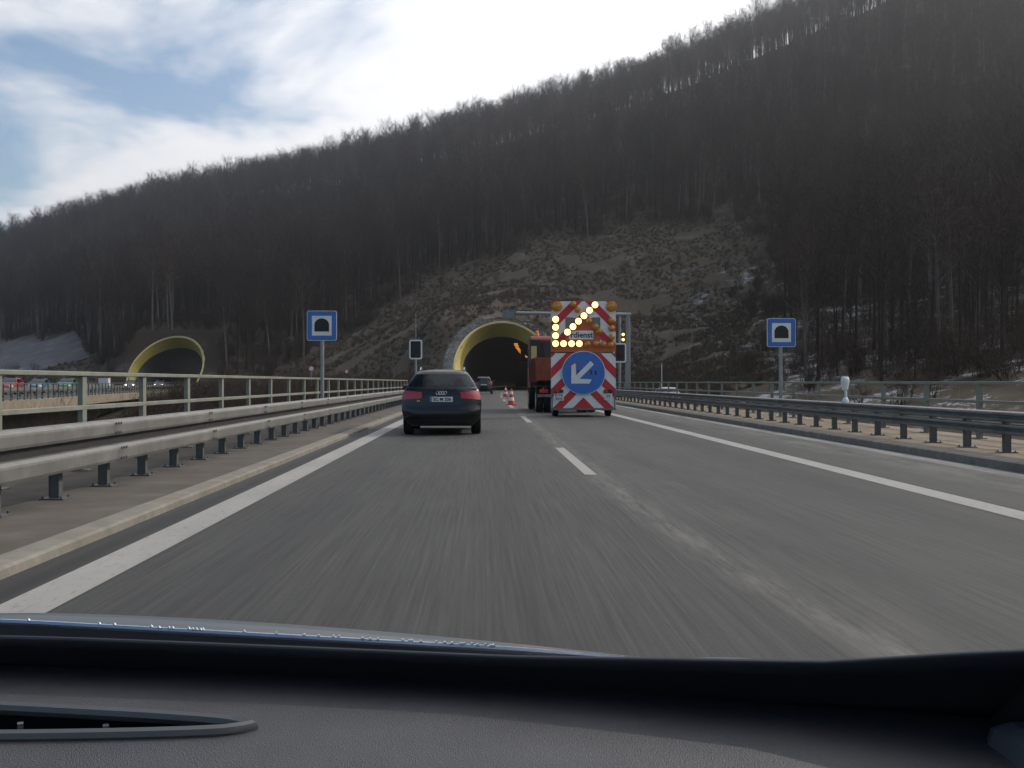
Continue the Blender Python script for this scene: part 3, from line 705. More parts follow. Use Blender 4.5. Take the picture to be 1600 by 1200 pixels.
    if plate:
        y = rl(0.0, 0.81)[1] - 0.022; zc = 0.81 * k + z_up
        MB().bbox(-0.26, 0.26, y - 0.01, y + 0.05, zc - 0.057, zc + 0.057).build('number_plate', M['plate'], t, bevel=0.004)
        MB().bbox(-0.259, -0.215, y - 0.013, y - 0.004, zc - 0.055, zc + 0.055).build('plate_band', M['signblue'], t)
        text_part('plate_text', plate, 0.10, M['black'], t, (0.02, y - 0.013, zc))
    if rings:
        for i in range(4):
            n = 20; c = (-0.084 + i * 0.056, rl(0, 0.95)[1] - 0.012, 0.955 * k + z_up)
            MB().tube([(c[0] + 0.037 * math.cos(6.2832 * j / n), c[1] - 0.002 * (i % 2), c[2] + 0.037 * math.sin(6.2832 * j / n)) for j in range(n + 1)], 0.0055, 6, False).build('badge_ring', M['chrome'], t, True)
        text_part('badge_text', 'A4', 0.06, M['chrome'], t, (-0.52, rl(-0.55, 0.76)[1] - 0.012, 0.775 * k + z_up))
    return t
make_car('estate_car', 'black estate car with red tail lights and roof rails following the lane', 'carblack', (-0.93, 24.2, 0), R(0.2), plate='SC M 206', rings=True)
make_car('off_road_car', 'tall dark car entering the tunnel ahead of the estate car', 'suv', (0.10, 108, 0), R(-1.0), H=1.72, W=0.92, L=4.5, plate='B X 41')
# traffic on the other carriageway, coming towards the camera
def oncoming(name, label, paint, s, t_, **kw):
    c = oc(s, t_); make_car(name, label, paint, (c[0], c[1], 0.0), math.pi + math.atan2(-OD.x, -OD.y) * -1 + 0.0, **kw)
ang_o = math.atan2(-(-OD.x), -OD.y)   # heading of the car's nose
def place_on(name, label, paint, s, t_, **kw):
    c = Vector(oc(s + 2.3, t_)); h = math.atan2(-OD.x, OD.y)
    return make_car(name, label, paint, (c.x - OD.x * 4.6, c.y - OD.y * 4.6, 0), h, **kw)
place_on('patrol_car', 'green car with a white roof on the other bridge', 'cargreen', 71, -2.2, H=1.62, low_paint='carwhite')
place_on('red_car', 'dull red car trailing the others on the other bridge', 'carred', 92, -3.4, H=1.6)
place_on('blue_car', 'blue-green car just behind the green car on the other bridge', 'carblue', 78, -3.8, H=1.55, lights_on=False)
place_on('oncoming_car', 'dark car with both headlights lit leaving the far tunnel', 'cargrey', 10, 1.2, H=1.5, lights_on=True)
place_on('oncoming_car', 'dark car with headlights lit in the outer lane by the far tunnel', 'cargrey', 14, -3.0, H=1.5, lights_on=True)

# ------------------------------------------------------------------ the arrow-board trailer
BX, BY = 3.49, 37.2
tr = thing('arrow_board_trailer', 'red and white striped trailer board with lit amber arrow and blue disc', 'trailer', (BX, BY, 0))
ZL0, ZL1, ZU0, ZU1, HW = 0.30, 2.20, 2.25, 4.0, 1.12
MB().bbox(-HW, HW, 0.02, 0.07, ZL0, ZL1).build('lower_panel', M['signwhite'], tr)
MB().bbox(-HW, HW, 0.02, 0.07, ZU0, ZU1).build('upper_panel', M['signwhite'], tr)
def stripes(x0, x1, z0, z1, bands, zref):
    for (c0, c1) in bands:
        for s in (-1, 1):
            # |x| + (z - zref) in [c0, c1]
            poly = [(0, zref + c0), (0, zref + c1), (s * 6, zref + c1 - 6), (s * 6, zref + c0 - 6)]
            poly = clip(poly, min(0, s * HW) + (0.0005 if s > 0 else 0), max(0, s * HW) - (0.0005 if s < 0 else 0), z0, z1)
            if len(poly) >= 3: MB().prism(poly, 0.012, 0.022).build('stripe', M['signred'], tr)
stripes(-HW, HW, ZL0, ZL1, [(0.0, 0.37), (0.72, 1.06), (1.42, 1.78), (2.14, 2.5), (2.86, 3.1)], ZL0)
stripes(-HW, HW, ZU0, ZU1, [(-1.45, -1.10), (-0.72, -0.36), (0.05, 0.40), (0.78, 1.12)], ZU1)
# inner fields of the upper panel
MB().bbox(-0.62, 0.58, 0.006, 0.014, 2.60, 3.42).build('inner_field', M['boardred'], tr)
MB().bbox(-0.62, -0.34, -0.0, 0.007, 3.05, 3.44).build('grey_plate', M['cargrey'], tr); MB().bbox(0.32, 0.58, -0.0, 0.007, 3.16, 3.44).build('grey_plate', M['cargrey'], tr)
MB().bbox(-0.5, 0.34, -0.004, 0.005, 2.68, 2.98).build('name_plate', M['signwhite'], tr)
text_part('name_text', 'rdienst', 0.275, M['black'], tr, (0.325, -0.006, 2.825), align='RIGHT')
MB().bbox(-HW, HW, -0.004, 0.012, ZU0 + 0.0, ZU0 + 0.30).build('lamp_glow_bar', M['boardred'], tr)  # the lit lamps' orange glow is put into the bar's colour
def lamp(px, py, r, on):
    x = (px - 861) / 1680 * BY + 2.38 - BX; z = CAM_Z + (597 - py) / 1680 * BY
    h = MB().lathe([(r * 1.12, 0.01), (r * 1.12, -0.05), (r * 1.0, -0.06), (r * 0.98, -0.04)], (x, 0, z), 'Y', 20).build('lamp', M['black'] if on else M['beacon'], tr, True)
    MB().lathe([(r * 0.98, -0.04), (r * 0.9, -0.075), (r * 0.5, -0.10), (r * 0.05, -0.108)], (x, 0, z), 'Y', 20).build('lens', M['amber_on'] if on else M['amber'], h, True)
for p in [(867.5, 499), (867.5, 511.5), (867.5, 524.5), (867.5, 537), (880, 537), (892.5, 537), (904.5, 537), (886, 519), (894.6, 510.5), (903.2, 502), (911.8, 493.5), (920.4, 485), (929, 476.5)]: lamp(*p, 0.112, True)
for p in [(895, 475.5), (902, 484), (920, 502.5), (930, 511), (936, 518), (954.5, 501), (955, 513), (955, 527), (953.5, 539), (917.5, 538), (930.5, 537.5), (942.5, 538)]: lamp(*p, 0.10, False)
for p in [(869.5, 479), (954.5, 479)]: lamp(*p, 0.165, False)
# blue disc with arrow
zc = CAM_Z + (597 - 582.5) / 1680 * BY; dr = 0.745; dxc = 0.0
MB().lathe([(dr + 0.012, -0.005), (dr + 0.012, -0.03), (dr - 0.01, -0.034)], (dxc, 0, zc), 'Y', 64).build('disc_sign', M['signwhite'], tr, True)
MB().lathe([(dr - 0.008, -0.03), (dr - 0.008, -0.038)], (dxc, 0, zc), 'Y', 64).build('disc_face', M['signblue'], tr, True)
q = 0.70710678
def arrow_pt(a, b): return (dxc - 0.07 + (a * -q + b * -q), zc - 0.02 + (a * -q + b * q))
shaft = [(-0.52, -0.085), (0.36, -0.085), (0.36, 0.085), (-0.52, 0.085)]
MB().prism([arrow_pt(*p) for p in shaft], -0.048, -0.036).build('arrow_shaft', M['signwhite'], tr)
for s in (-1, 1):
    bar = [(0.47, 0.0), (0.36, s * 0.0), (0.36, 0.0)]
    pts_ = [(0.50, 0.0), (0.06, s * 0.44), (-0.10, s * 0.40), (-0.02, s * 0.30), (0.27, 0.0)]
    MB().prism([arrow_pt(*p) for p in (pts_ if s > 0 else pts_[::-1])], -0.051, -0.0365).build('arrow_barb', M['signwhite'], tr)
for i, (dx, dz, w, h) in enumerate([(-0.44, 0.28, 0.05, 0.14), (-0.30, 0.28, 0.12, 0.10), (-0.13, 0.28, 0.06, 0.12), (-0.42, 0.0, 0.04, 0.2), (-0.18, 0.0, 0.05, 0.17), (0.26, 0.02, 0.05, 0.14), (0.42, 0.0, 0.05, 0.16)]):
    MB().bbox(dx - w/2, dx + w/2, -0.0405, -0.0375, zc + dz - h/2, zc + dz + h/2).build('faded_mark', M['black'] if i > 2 else M['signred'], tr)
# plates, lights, chassis
MB().bbox(-1.02, -0.68, -0.012, 0.006, 0.56, 0.80).build('number_plate', M['plate'], tr); text_part('plate_text', 'K·YA', 0.12, M['black'], tr, (-0.85, -0.014, 0.74)); text_part('plate_text', '5010', 0.12, M['black'], tr, (-0.85, -0.014, 0.62))
MB().bbox(0.72, 1.0, -0.012, 0.006, 0.58, 0.80).build('speed_plate', M['plate'], tr); text_part('plate_text', '77', 0.14, M['black'], tr, (0.86, -0.014, 0.69))
for s in (-1, 1):
    lb = MB().bbox(s * 0.84 - 0.14, s * 0.84 + 0.14, -0.05, 0.006, 0.83, 0.94).build('light_unit', M['plastic'], tr); MB().bbox(s * 0.84 - 0.12, s * 0.84 + 0.0, -0.06, -0.049, 0.845, 0.925).build('lens', M['taillight'], lb)
    MB().bbox(s * (HW - 0.035) - 0.02, s * (HW - 0.035) + 0.02, -0.02, 0.03, ZL0 - 0.02, 1.0).build('corner_strip', M['galv'], tr)
    wheel(tr, (s * 0.93, 0.75, 0.32), 0.32, 0.20, s)
    MB().bbox(s * 0.95 - 0.04, s * 0.95 + 0.04, 0.08, 0.16, 0.3, 3.9).build('mast', M['galv'], tr)
MB().bbox(-HW, HW, -0.01, 0.06, ZL0 - 0.07, ZL0 - 0.004).build('bumper_bar', M['galv'], tr)
MB().bbox(-0.85, 0.85, 0.08, 2.2, 0.35, 0.47).bbox(-0.06, 0.06, 2.2, 4.2, 0.42, 0.52).bbox(-0.93, 0.93, 0.70, 0.80, 0.28, 0.36).build('chassis', M['plastic'], tr)
MB().bbox(-0.2, 0.02, 0.2, 0.5, 0.16, 0.36).bbox(0.1, 0.35, 0.2, 0.5, 0.18, 0.36).build('underrun_block', M['plastic'], tr)
MB().bbox(-0.7, 0.7, 0.3, 1.9, 0.48, 1.1).build('battery_box', M['orange'], tr, bevel=0.03)

# ------------------------------------------------------------------ the orange truck that pulls it
TX, TY = 3.34, 42.0
tk = thing('maintenance_truck', 'orange road maintenance truck with dark cab pulling the striped trailer', 'truck', (TX, TY, 0), R(1.2))
MB().bbox(-0.45, 0.45, 0, 7.4, 0.62, 0.90).build('chassis', M['plastic'], tk)
body = MB().bbox(-1.15, 1.15, 0.2, 4.3, 1.25, 1.4)
for x0, x1, y0, y1 in ((-1.2, -1.14, 0.15, 4.3), (1.14, 1.2, 0.15, 4.3), (-1.14, 1.14, 0.15, 0.21), (-1.14, 1.14, 4.24, 4.3)): body.bbox(x0, x1, y0, y1, 1.26, 2.15)
body.build('tipper_body', M['orange'], tk, bevel=0.01)
for y in (0.2, 1.2, 2.2, 3.2, 4.22):
    for s in (-1, 1): MB().bbox(s * 1.225 - 0.03, s * 1.225 + 0.03, y - 0.05, y + 0.05, 1.2, 2.18).build('stake', M['orange'], tk)
cab = MB(); cabp = [(4.55, 0.95), (6.5, 0.95), (6.55, 1.75), (6.25, 3.15), (4.75, 3.2), (4.55, 3.05)]
n0 = len(cab.v)
for x in (-1.18, 1.18):
    for y, z in cabp: cab.v.append((x, y, z))
kk = len(cabp); cab.f = [tuple(range(kk)), tuple(kk + i for i in reversed(range(kk)))] + [(i, kk + i, kk + (i+1) % kk, (i+1) % kk) for i in range(kk)]
cab.build('cab', M['orange'], tk, bevel=0.06)
MB().bbox(-1.1, 1.1, 4.50, 4.545, 1.0, 2.95).build('rear_wall', M['plastic'], tk); MB().bbox(-0.6, 0.6, 4.485, 4.499, 2.3, 2.8).build('rear_window', M['carblack'], tk)
for s in (-1, 1):
    MB().bbox(s * 1.185 - 0.006, s * 1.185 + 0.006, 5.1, 6.2, 1.85, 2.65).build('door_window', M['plastic'], tk)
    MB().tube([(s * 1.18, 6.25, 2.6), (s * 1.36, 6.3, 2.6)], 0.015, 6).bbox(s * 1.40 - 0.1, s * 1.40 + 0.1, 6.27, 6.33, 2.15, 2.62).build('mirror', M['black'], tk)
    for y, inner in ((1.1, True), (5.7, False)):
        wheel(tk, (s * 1.05, y, 0.5), 0.5, 0.28, s, 'cargrey')
        if inner: wheel(tk, (s * 0.74, y, 0.5), 0.5, 0.27, s, 'cargrey')
    MB().bbox(s * 1.0 - 0.22, s * 1.0 + 0.22, 0.3, 1.9, 1.01, 1.045).build('mudguard', M['plastic'], tk)
    MB().bbox(s * 0.95 - 0.17, s * 0.95 + 0.17, -0.03, 0.05, 0.78, 0.92).build('tail_light', M['taillight'], tk)
    MB().lathe([(0.10, 3.2), (0.10, 3.26), (0.085, 3.28), (0.075, 3.4), (0.03, 3.44)], (s * 0.85, 5.0, 0.0), 'Z', 14).build('beacon', M['beacon'], tk, True)
MB().bbox(-1.19, -0.75, 4.34, 4.49, 1.0, 3.0).build('exhaust_stack_guard', M['plastic'], tk)
MB().bbox(-1.16, -0.92, 4.30, 4.335, 2.15, 2.75).build('yellow_plate', M['rim'], tk)
MB().bbox(-1.2, 1.2, -0.05, 0.1, 0.62, 0.72).build('rear_bar', M['galv'], tk)

# ------------------------------------------------------------------ signs, signals, cones, posts
def round_rect(w, h, r, n=5):
    out = []
    for cx_, cz_, a0 in ((w/2 - r, h/2 - r, 0), (-w/2 + r, h/2 - r, 90), (-w/2 + r, -h/2 + r, 180), (w/2 - r, -h/2 + r, 270)):
        for i in range(n + 1):
            a = R(a0 + 90 * i / n); out.append((cx_ + r * math.cos(a), cz_ + r * math.sin(a)))
    return out[::-1]
def tunnel_sign(label, x, y, zf, zc, w):
    t = thing('tunnel_sign', label, 'sign', (x, y, zf)); zc -= zf
    MB().tube([(0, 0, 0), (0, 0, zc + w * 0.45)], 0.055, 12).build('pole', M['pole'], t, True)
    MB().lathe([(0.13, 0), (0.13, 0.02), (0.06, 0.022)], n=12).build('base_plate', M['pole'], t)
    off = lambda p, k=1.0: [(a, b + zc) for a, b in p]
    MB().prism(off(round_rect(w, w, 0.07)), -0.09, -0.06).build('board', M['signwhite'], t)
    MB().prism(off(round_rect(w - 0.03, w - 0.03, 0.06)), -0.094, -0.088).build('blue_field', M['signblue'], t)
    MB().prism(off(round_rect(w * 0.66, w * 0.66, 0.012)), -0.098, -0.092).build('white_field', M['signwhite'], t)
    r = w * 0.245; p = [(-r, -r * 0.80), (-r, r * 0.1)] + [(-r * math.cos(math.pi * i / 14), r * 0.1 + r * 0.9 * math.sin(math.pi * i / 14)) for i in range(1, 14)] + [(r, r * 0.1), (r, -r * 0.80)]
    MB().prism(off(p), -0.102, -0.096).build('tunnel_symbol', M['black'], t)
    for dz in (-0.25, 0.25): MB().bbox(-0.09, 0.09, -0.062, 0.06, zc + dz * w - 0.02, zc + dz * w + 0.02).build('clamp', M['pole'], t)
tunnel_sign('blue tunnel sign on the pole between the two-tier guard rail and the pale railing', -4.86, 32.6, 0.068, 2.905, 0.905)
tunnel_sign('blue tunnel sign on the pole by the hard shoulder in front of the trees', 9.12, 32.9, 0.13, 2.71, 0.875)
def signal(label, x, y, zf, zc, extra=0.0):
    t = thing('traffic_signal', label, 'traffic signal', (x, y, zf)); zc -= zf
    MB().tube([(0, 0, 0), (0, 0, zc + 0.55)], 0.075, 12).build('pole', M['pole'], t, True)
    if extra: MB().tube([(0, 0, zc + 0.5), (0, 0, zc + extra)], 0.03, 8).build('antenna', M['pole'], t)
    w, h = 0.92, 1.38; off = lambda p: [(a, b + zc) for a, b in p]
    MB().prism(off(round_rect(w, h, 0.16)), -0.12, -0.09).build('border', M['signwhite'], t)
    MB().prism(off(round_rect(w - 0.2, h - 0.2, 0.09)), -0.128, -0.115).build('screen', M['signal_screen'], t)
    for i in range(3):
        z = zc + 0.36 - i * 0.36
        b = MB().lathe([(0.14, -0.126), (0.14, -0.16), (0.125, -0.16), (0.11, -0.135), (0.02, -0.14)], (0, 0, z), 'Y', 16).build('lens_housing', M['black'], t, True)
        MB().tube([(0.15 * math.cos(a), -0.16, z + 0.15 * math.sin(a)) for a in [R(20 + 14 * j) for j in range(11)]], 0.012, 5).build('hood', M['black'], b)
signal('dark traffic signal with white border beside the railing end, thin antenna above', -4.72, 76, 0.02, 3.5, 2.55)
signal('dark traffic signal with white border standing behind the striped trailer board', 9.75, 76.5, 0.02, 3.28, 0)
# warning lamp pair above the right signal
wl_ = thing('warning_lamp', 'small pair of lit amber lamps on a thin mast behind the trailer board', 'lamp', (9.95, 77.2, 0.0))
MB().tube([(-0.1, 0, 0), (-0.1, 0, 5.9)], 0.09, 8).build('mast', M['pole'], wl_)
for z in (4.25, 4.62): MB().lathe([(0.10, 0.0), (0.09, -0.06), (0.02, -0.08)], (0.14, -0.02, z), 'Y', 12).build('lens', M['amber_on'], wl_, True)
MB().bbox(-0.1, 0.26, 0.0, 0.06, 4.1, 4.8).build('bracket', M['black'], wl_)
# cantilever gantry
ga = thing('cantilever_gantry', 'grey cantilever gantry reaching over the lanes with a box sign at its tip', 'gantry', (14.6, 108, -0.2))
MB().tube([(0, 0, 0), (0, 0, 8.3)], [0.28, 0.22], 12).build('column', M['pole'], ga, True)
MB().lathe([(0.5, 0), (0.5, 0.5), (0.3, 0.52)], n=12).build('footing', M['fascia'], ga)
MB().tube([(0.3, 0, 8.15), (-12.2, 0, 8.35)], [0.22, 0.16], 10).build('arm', M['pole'], ga, True)
MB().bbox(-12.5, -11.35, -0.35, 0.35, 7.75, 8.65).build('box_sign', M['cargrey'], ga)
for x in (-12.55, -11.3): MB().bbox(x - 0.06, x + 0.06, -0.42, 0.42, 7.65, 8.85).build('frame', M['galv'], ga)
def cone(label, x, y):
    t = thing('traffic_cone', label, 'traffic cone', (x, y, 0.004)); 
    MB().bbox(-0.25, 0.25, -0.25, 0.25, 0, 0.05).build('base', M['conered'], t, bevel=0.01)
    zz = [0.05, 0.22, 0.40, 0.56, 0.72, 0.88]; rr = lambda z: 0.19 - 0.165 * (z - 0.05) / 0.83
    for i in range(5):
        MB().lathe([(rr(zz[i]), zz[i]), (rr(zz[i+1]), zz[i+1])], n=18).build('band', M['signwhite'] if i % 2 else M['conered'], t, True)
cone('red and white traffic cone on the lane line, beside the truck', pix(799, 632, 56.5)[0], 56.5)
cone('red and white traffic cone further up the lane line towards the tunnel', pix(788.5, 618.5, 92)[0], 88)
# small reflector post on the guard rail
dp = thing('delineator', 'white reflector marker with knobbly head on top of the shoulder guard rail', 'marker post', (7.90, 23.4, 0.745))
MB().lathe([(0.07, 0.0), (0.075, 0.05), (0.05, 0.10), (0.03, 0.13)], n=12).build('bracket', M['signwhite'], dp, True)
MB().tube([(0.01, 0, 0.1), (0.0, 0, 0.3)], 0.028, 10).build('stem', M['signwhite'], dp, True)
MB().lathe([(0.03, 0.27), (0.065, 0.30), (0.07, 0.36), (0.088, 0.42), (0.09, 0.51), (0.075, 0.555), (0.045, 0.58)], (-0.01, 0, 0), n=16).build('head', M['signwhite'], dp, True)
MB().lathe([(0.05, 0.575), (0.046, 0.60), (0.02, 0.61)], (0.012, 0, 0), n=12).build('cap', M['black'], dp, True)
def round_sign(label, px, py, Y, d):
    x, y, z = pix(px, py, Y); g = tz(x, y); t = thing('round_sign', label, 'sign', (x, y, g)); h = z - g
    MB().tube([(0, 0, -0.1), (0, 0, h + d * 0.3)], 0.04, 8).build('pole', M['pole'], t)
    MB().lathe([(d/2, -0.04), (d/2, -0.06), (d/2 - 0.01, -0.062)], (0, 0, h), 'Y', 28).build('red_ring', M['signred'], t)
    MB().lathe([(d * 0.36, -0.06), (d * 0.36, -0.068)], (0, 0, h), 'Y', 28).build('white_face', M['signwhite'], t)
round_sign('small round red-rimmed sign on a slim pole beyond the pale railing', 486.5, 576, 118, 0.66)
round_sign('smaller round sign further off below the grass slope', 541.5, 580.5, 150, 0.6)
cb = thing('roadside_cabinet', 'pale boxy cabinet beside the other carriageway left of the far tunnel', 'cabinet', (*pix(163, 600, 172)[:2], -0.25))
MB().bbox(-0.8, 0.8, -0.5, 0.5, 0, 2.1).build('housing', M['signwhite'], cb, bevel=0.03); MB().bbox(-0.88, 0.88, -0.58, 0.58, 2.1, 2.2).build('lid', M['galv'], cb); MB().bbox(-0.7, -0.02, -0.52, -0.503, 0.15, 1.95).bbox(0.02, 0.7, -0.52, -0.503, 0.15, 1.95).build('door', M['plate'], cb)
make_car('parked_car', 'white parked car seen past the shoulder railing below the grass slope', 'carwhite', (15.7, 90, tz(15.7, 92)), 0, H=1.45, L=4.4, rails=False)
am = thing('slim_mast', 'slim pale mast standing beside the white parked car', 'mast', (16.0, 96.0, tz(16.0, 96.0)))
MB().tube([(0, 0, -0.1), (0, 0, 3.2)], [0.04, 0.03], 8).build('shaft', M['signwhite'], am); MB().lathe([(0.1, -0.05), (0.1, 0.1), (0.05, 0.12)], n=10).build('foot', M['fascia'], am)

# ------------------------------------------------------------------ the car the photograph is taken from
def dash_mat():
    k = NT('dashboard_grain'); v = k.n('TexVoronoi'); v.inputs['Scale'].default_value = 750; k.l(k.co.outputs['Object'], v.inputs['Vector'])
    f = k.noise(700, 3, 0.7); g = k.noise(9, 4, 0.6)
    c = k.ramp(k.math('ADD', k.math('MULTIPLY', f, 0.6), k.math('MULTIPLY', g, 0.4)), [(0.3, (0.022, 0.023, 0.027)), (0.7, (0.066, 0.066, 0.073))])
    k.bump(k.math('ADD', v.outputs['Distance'], f), 0.55, 0.0015); return k.base(c, 0.55)
M['dash'] = dash_mat()
M['frit'] = pmat('windscreen_border', (0.022, 0.026, 0.034), 0.3, 5, 0.35, bump=0.06, bscale=60, dirt=(0.045, 0.045, 0.048))
M['bonnet'] = pmat('bonnet_paint', (0.065, 0.08, 0.09), 0.12, 3, 0.45, 0.4, coat=0.15, dirt=(0.09, 0.09, 0.09))
M['ventgrey'] = pmat('vent_trim', (0.075, 0.08, 0.085), 0.12, 20, 0.5)
own = thing('passenger_car', 'grey dashboard and bonnet of the car in the foreground', 'car', (-0.38, 0, 0))
CXo = -0.38
def dash_edge(X):                       # far edge of the dashboard, along the foot of the windscreen
    return 1.17 - 0.185 * math.sqrt((X + 0.54) ** 2 + 0.01)
def dz_(X, Y):
    e = dash_edge(X); d = e - Y
    return 0.90 - 0.004 * (X - CXo) - 0.55 * max(0, d - 0.16) ** 2 + 0.004 * math.cos(X * 5)
us = [-1.05 + 1.93 * i / 60 for i in range(61)]; vq = [i / 30 for i in range(31)]
VX0, VX1 = -0.62, -0.205                # slot vent in the dashboard
def vent_half(X):
    a = (VX1 - X) / 0.40; return 0.0 if a <= 0 else 0.030 * min(1.0, a) ** 0.55 * 1.45
def vent_c(X): return 0.925 + 0.12 * (-0.205 - X)
b = MB()
def dsurf(X, q): Y = dash_edge(X) - 0.62 * q; return (X - CXo, Y, dz_(X, Y))
NXd = [-1.15 + 2.02 * i / 240 for i in range(241)]; NQ = [0.62 * i / 200 / 0.62 for i in range(201)]
def vskip(j, i):
    X = (NXd[j] + NXd[j+1]) / 2; Y = dash_edge(X) - 0.62 * (NQ[i] + NQ[i+1]) / 2
    return X > -0.80 and abs(Y - vent_c(X)) < vent_half(X)
b.grid(dsurf, NXd, NQ, skip=vskip); b.build('dashboard', M['dash'], own, True)
# vent: rim, well, louvres, ties
va = [(-0.80 + (0.595 * i / 40)) for i in range(41)]
rim_pts = [(X - CXo, vent_c(X) + vent_half(X) + 0.004, 0) for X in va] + [(VX1 - CXo + 0.006, vent_c(VX1), 0)] + [(X - CXo, vent_c(X) - vent_half(X) - 0.004, 0) for X in reversed(va)]
rim_pts = [(x, y, dz_(x + CXo, y) + 0.002) for x, y, _ in rim_pts]
MB().tube(rim_pts, 0.0062, 8).build('vent_rim', M['ventgrey'], own, True)
MB().bbox(-0.45, 0.19, 0.85, 1.03, 0.80, 0.82).bbox(-0.45, 0.19, 1.03, 1.04, 0.80, 0.885).build('vent_well', M['black'], own)
for k_ in (-0.013, 0.012):
    MB().tube([(X - CXo, vent_c(X) + k_, dz_(X, vent_c(X)) - 0.012) for X in va if vent_half(X) > abs(k_) + 0.003], 0.0025, 5).build('louvre', M['plastic'], own)
for X in (-0.262, -0.345, -0.425, -0.50, -0.57, -0.65):
    for k_ in (-0.013, 0.012):
        if vent_half(X) > abs(k_) + 0.003: MB().box((X - CXo + k_ * 0.9, vent_c(X) + k_, dz_(X, vent_c(X)) - 0.008), (0.005, 0.007, 0.010), 0.4).build('louvre_tie', M['ventgrey'], own)
# black border at the foot of the windscreen
def fr_(X, q):
    w = float(np.interp(X, [-1.1, -0.5, 0.03, 0.30, 0.40, 0.5], [0.085, 0.079, 0.088, 0.110, 0.140, 0.165])); e = dash_edge(X)
    return (X - CXo, e + 0.008 - 0.80 * w * q, 0.893 - 0.004 * (X - CXo) + 0.62 * w * q)
bx_us = [-1.15 + 1.66 * i / 70 for i in range(71)]
bb = MB(); bb.grid(fr_, bx_us, [0, 0.25, 0.5, 0.75, 1.0]); o = bb.build('windscreen_border', M['frit'], own, True); md = o.modifiers.new('thick', 'SOLIDIFY'); md.thickness = 0.004
# bonnet, seen over the border
def bz(X, Y):
    u = abs(X + 0.60); d = 0.082 * u ** 1.6 if u < 0.81 else 0.0585 + 0.05 * (u - 0.81) - 0.006 * math.exp(-((u - 0.93) / 0.06) ** 2) + 0.010 * math.exp(-((u - 0.86) / 0.012) ** 2)
    return 0.90 - d - 0.255 * max(0, Y - 1.40) - 0.06 * max(0, Y - 1.4) ** 2 - 0.16 * max(0, 1.40 - Y)
b = MB().grid(lambda X, Y: (X - CXo, Y, bz(X, Y)), [CXo - 0.90 + 1.80 * i / 200 for i in range(201)], [1.26 + 0.9 * i / 24 for i in range(25)])
b.build('bonnet', M['bonnet'], own, True)
MB().tube([(X - CXo, 1.262, bz(X, 1.262) + 0.002) for X in [CXo - 0.8 + 1.6 * i / 50 for i in range(51)]], 0.006, 6).build('bonnet_edge', M['chrome'], own, True)
b = MB().grid(lambda X, q: (X - CXo, dash_edge(X) + 0.02 + (1.25 - dash_edge(X)) * q, 0.85 - 0.01 * q - 0.05 * max(0, abs(X - CXo) - 0.3)), [CXo - 0.80 + 1.6 * i / 40 for i in range(41)], [0, 0.5, 1])
b.build('cowl', M['plastic'], own, True)
wp = [(-0.95 + 1.22 * i / 24) for i in range(25)]
wz = lambda X: float(np.interp(X, [-0.95, -0.57, 0.03, 0.20, 0.27], [0.921, 0.914, 0.881, 0.868, 0.862]))
wpr = MB().tube([(X - CXo, 1.285, wz(X)) for X in wp], [0.0035 if X < 0.1 else 0.0025 for X in wp], 6).build('wiper', M['chrome'], own, True)
MB().grid(lambda X, q: (X - CXo, 1.283 + 0.012 * q, wz(X) - 0.002 - 0.03 * q), wp, [0, 0.5, 1.0]).build('wiper_rubber', M['cargrey'], wpr, True)
for i in range(46):
    X = random.uniform(-0.62, 0.05); dr_ = MB().lathe([(0.0005, 0.0), (0.0022, 0.001), (0.0012, 0.003), (0.0002, 0.0034)], (X - CXo, 1.284 + random.uniform(-0.002, 0.002), wz(X) + 0.0022), n=6).build('water_drop', M['chrome'], wpr, True)
# body sides, pillars, roof, wheels (the shell round the camera)
for s in (-1, 1):
    xp = s * 0.875
    MB().tube([(xp, dash_edge(CXo + s * 0.87) + 0.03, 0.87), (xp - s * 0.03, 0.55, 1.17), (xp - s * 0.11, 0.12, 1.43)], [0.03, 0.034, 0.036], 10).build('windscreen_pillar', M['plastic'], own, True)
    MB().bbox(min(xp, xp + s * 0.04), max(xp, xp + s * 0.04), -2.3, 1.24, 0.25, 0.86).build('door_panel', M['bonnet'], own, bevel=0.02)
    MB().bbox(min(s * 0.80, s * 0.855), max(s * 0.80, s * 0.855), 1.25, 1.95, 0.30, 0.60).build('wing', M['bonnet'], own, bevel=0.05)
    for y in (1.65, -1.0): wheel(own, (s * 0.74, y, 0.315), 0.315, 0.205, s)
MB().bbox(-0.74, 0.74, -1.8, 0.12, 1.44, 1.48).build('roof', M['bonnet'], own, bevel=0.02)
MB().bbox(-0.8, 0.8, -2.3, 1.2, 0.22, 0.26).build('floor_pan', M['plastic'], own)
tri = MB().bbox(0.805, 0.92, 0.55, 0.925, 0.80, 0.914); tri.build('door_cap', M['ventgrey'], own, bevel=0.02)

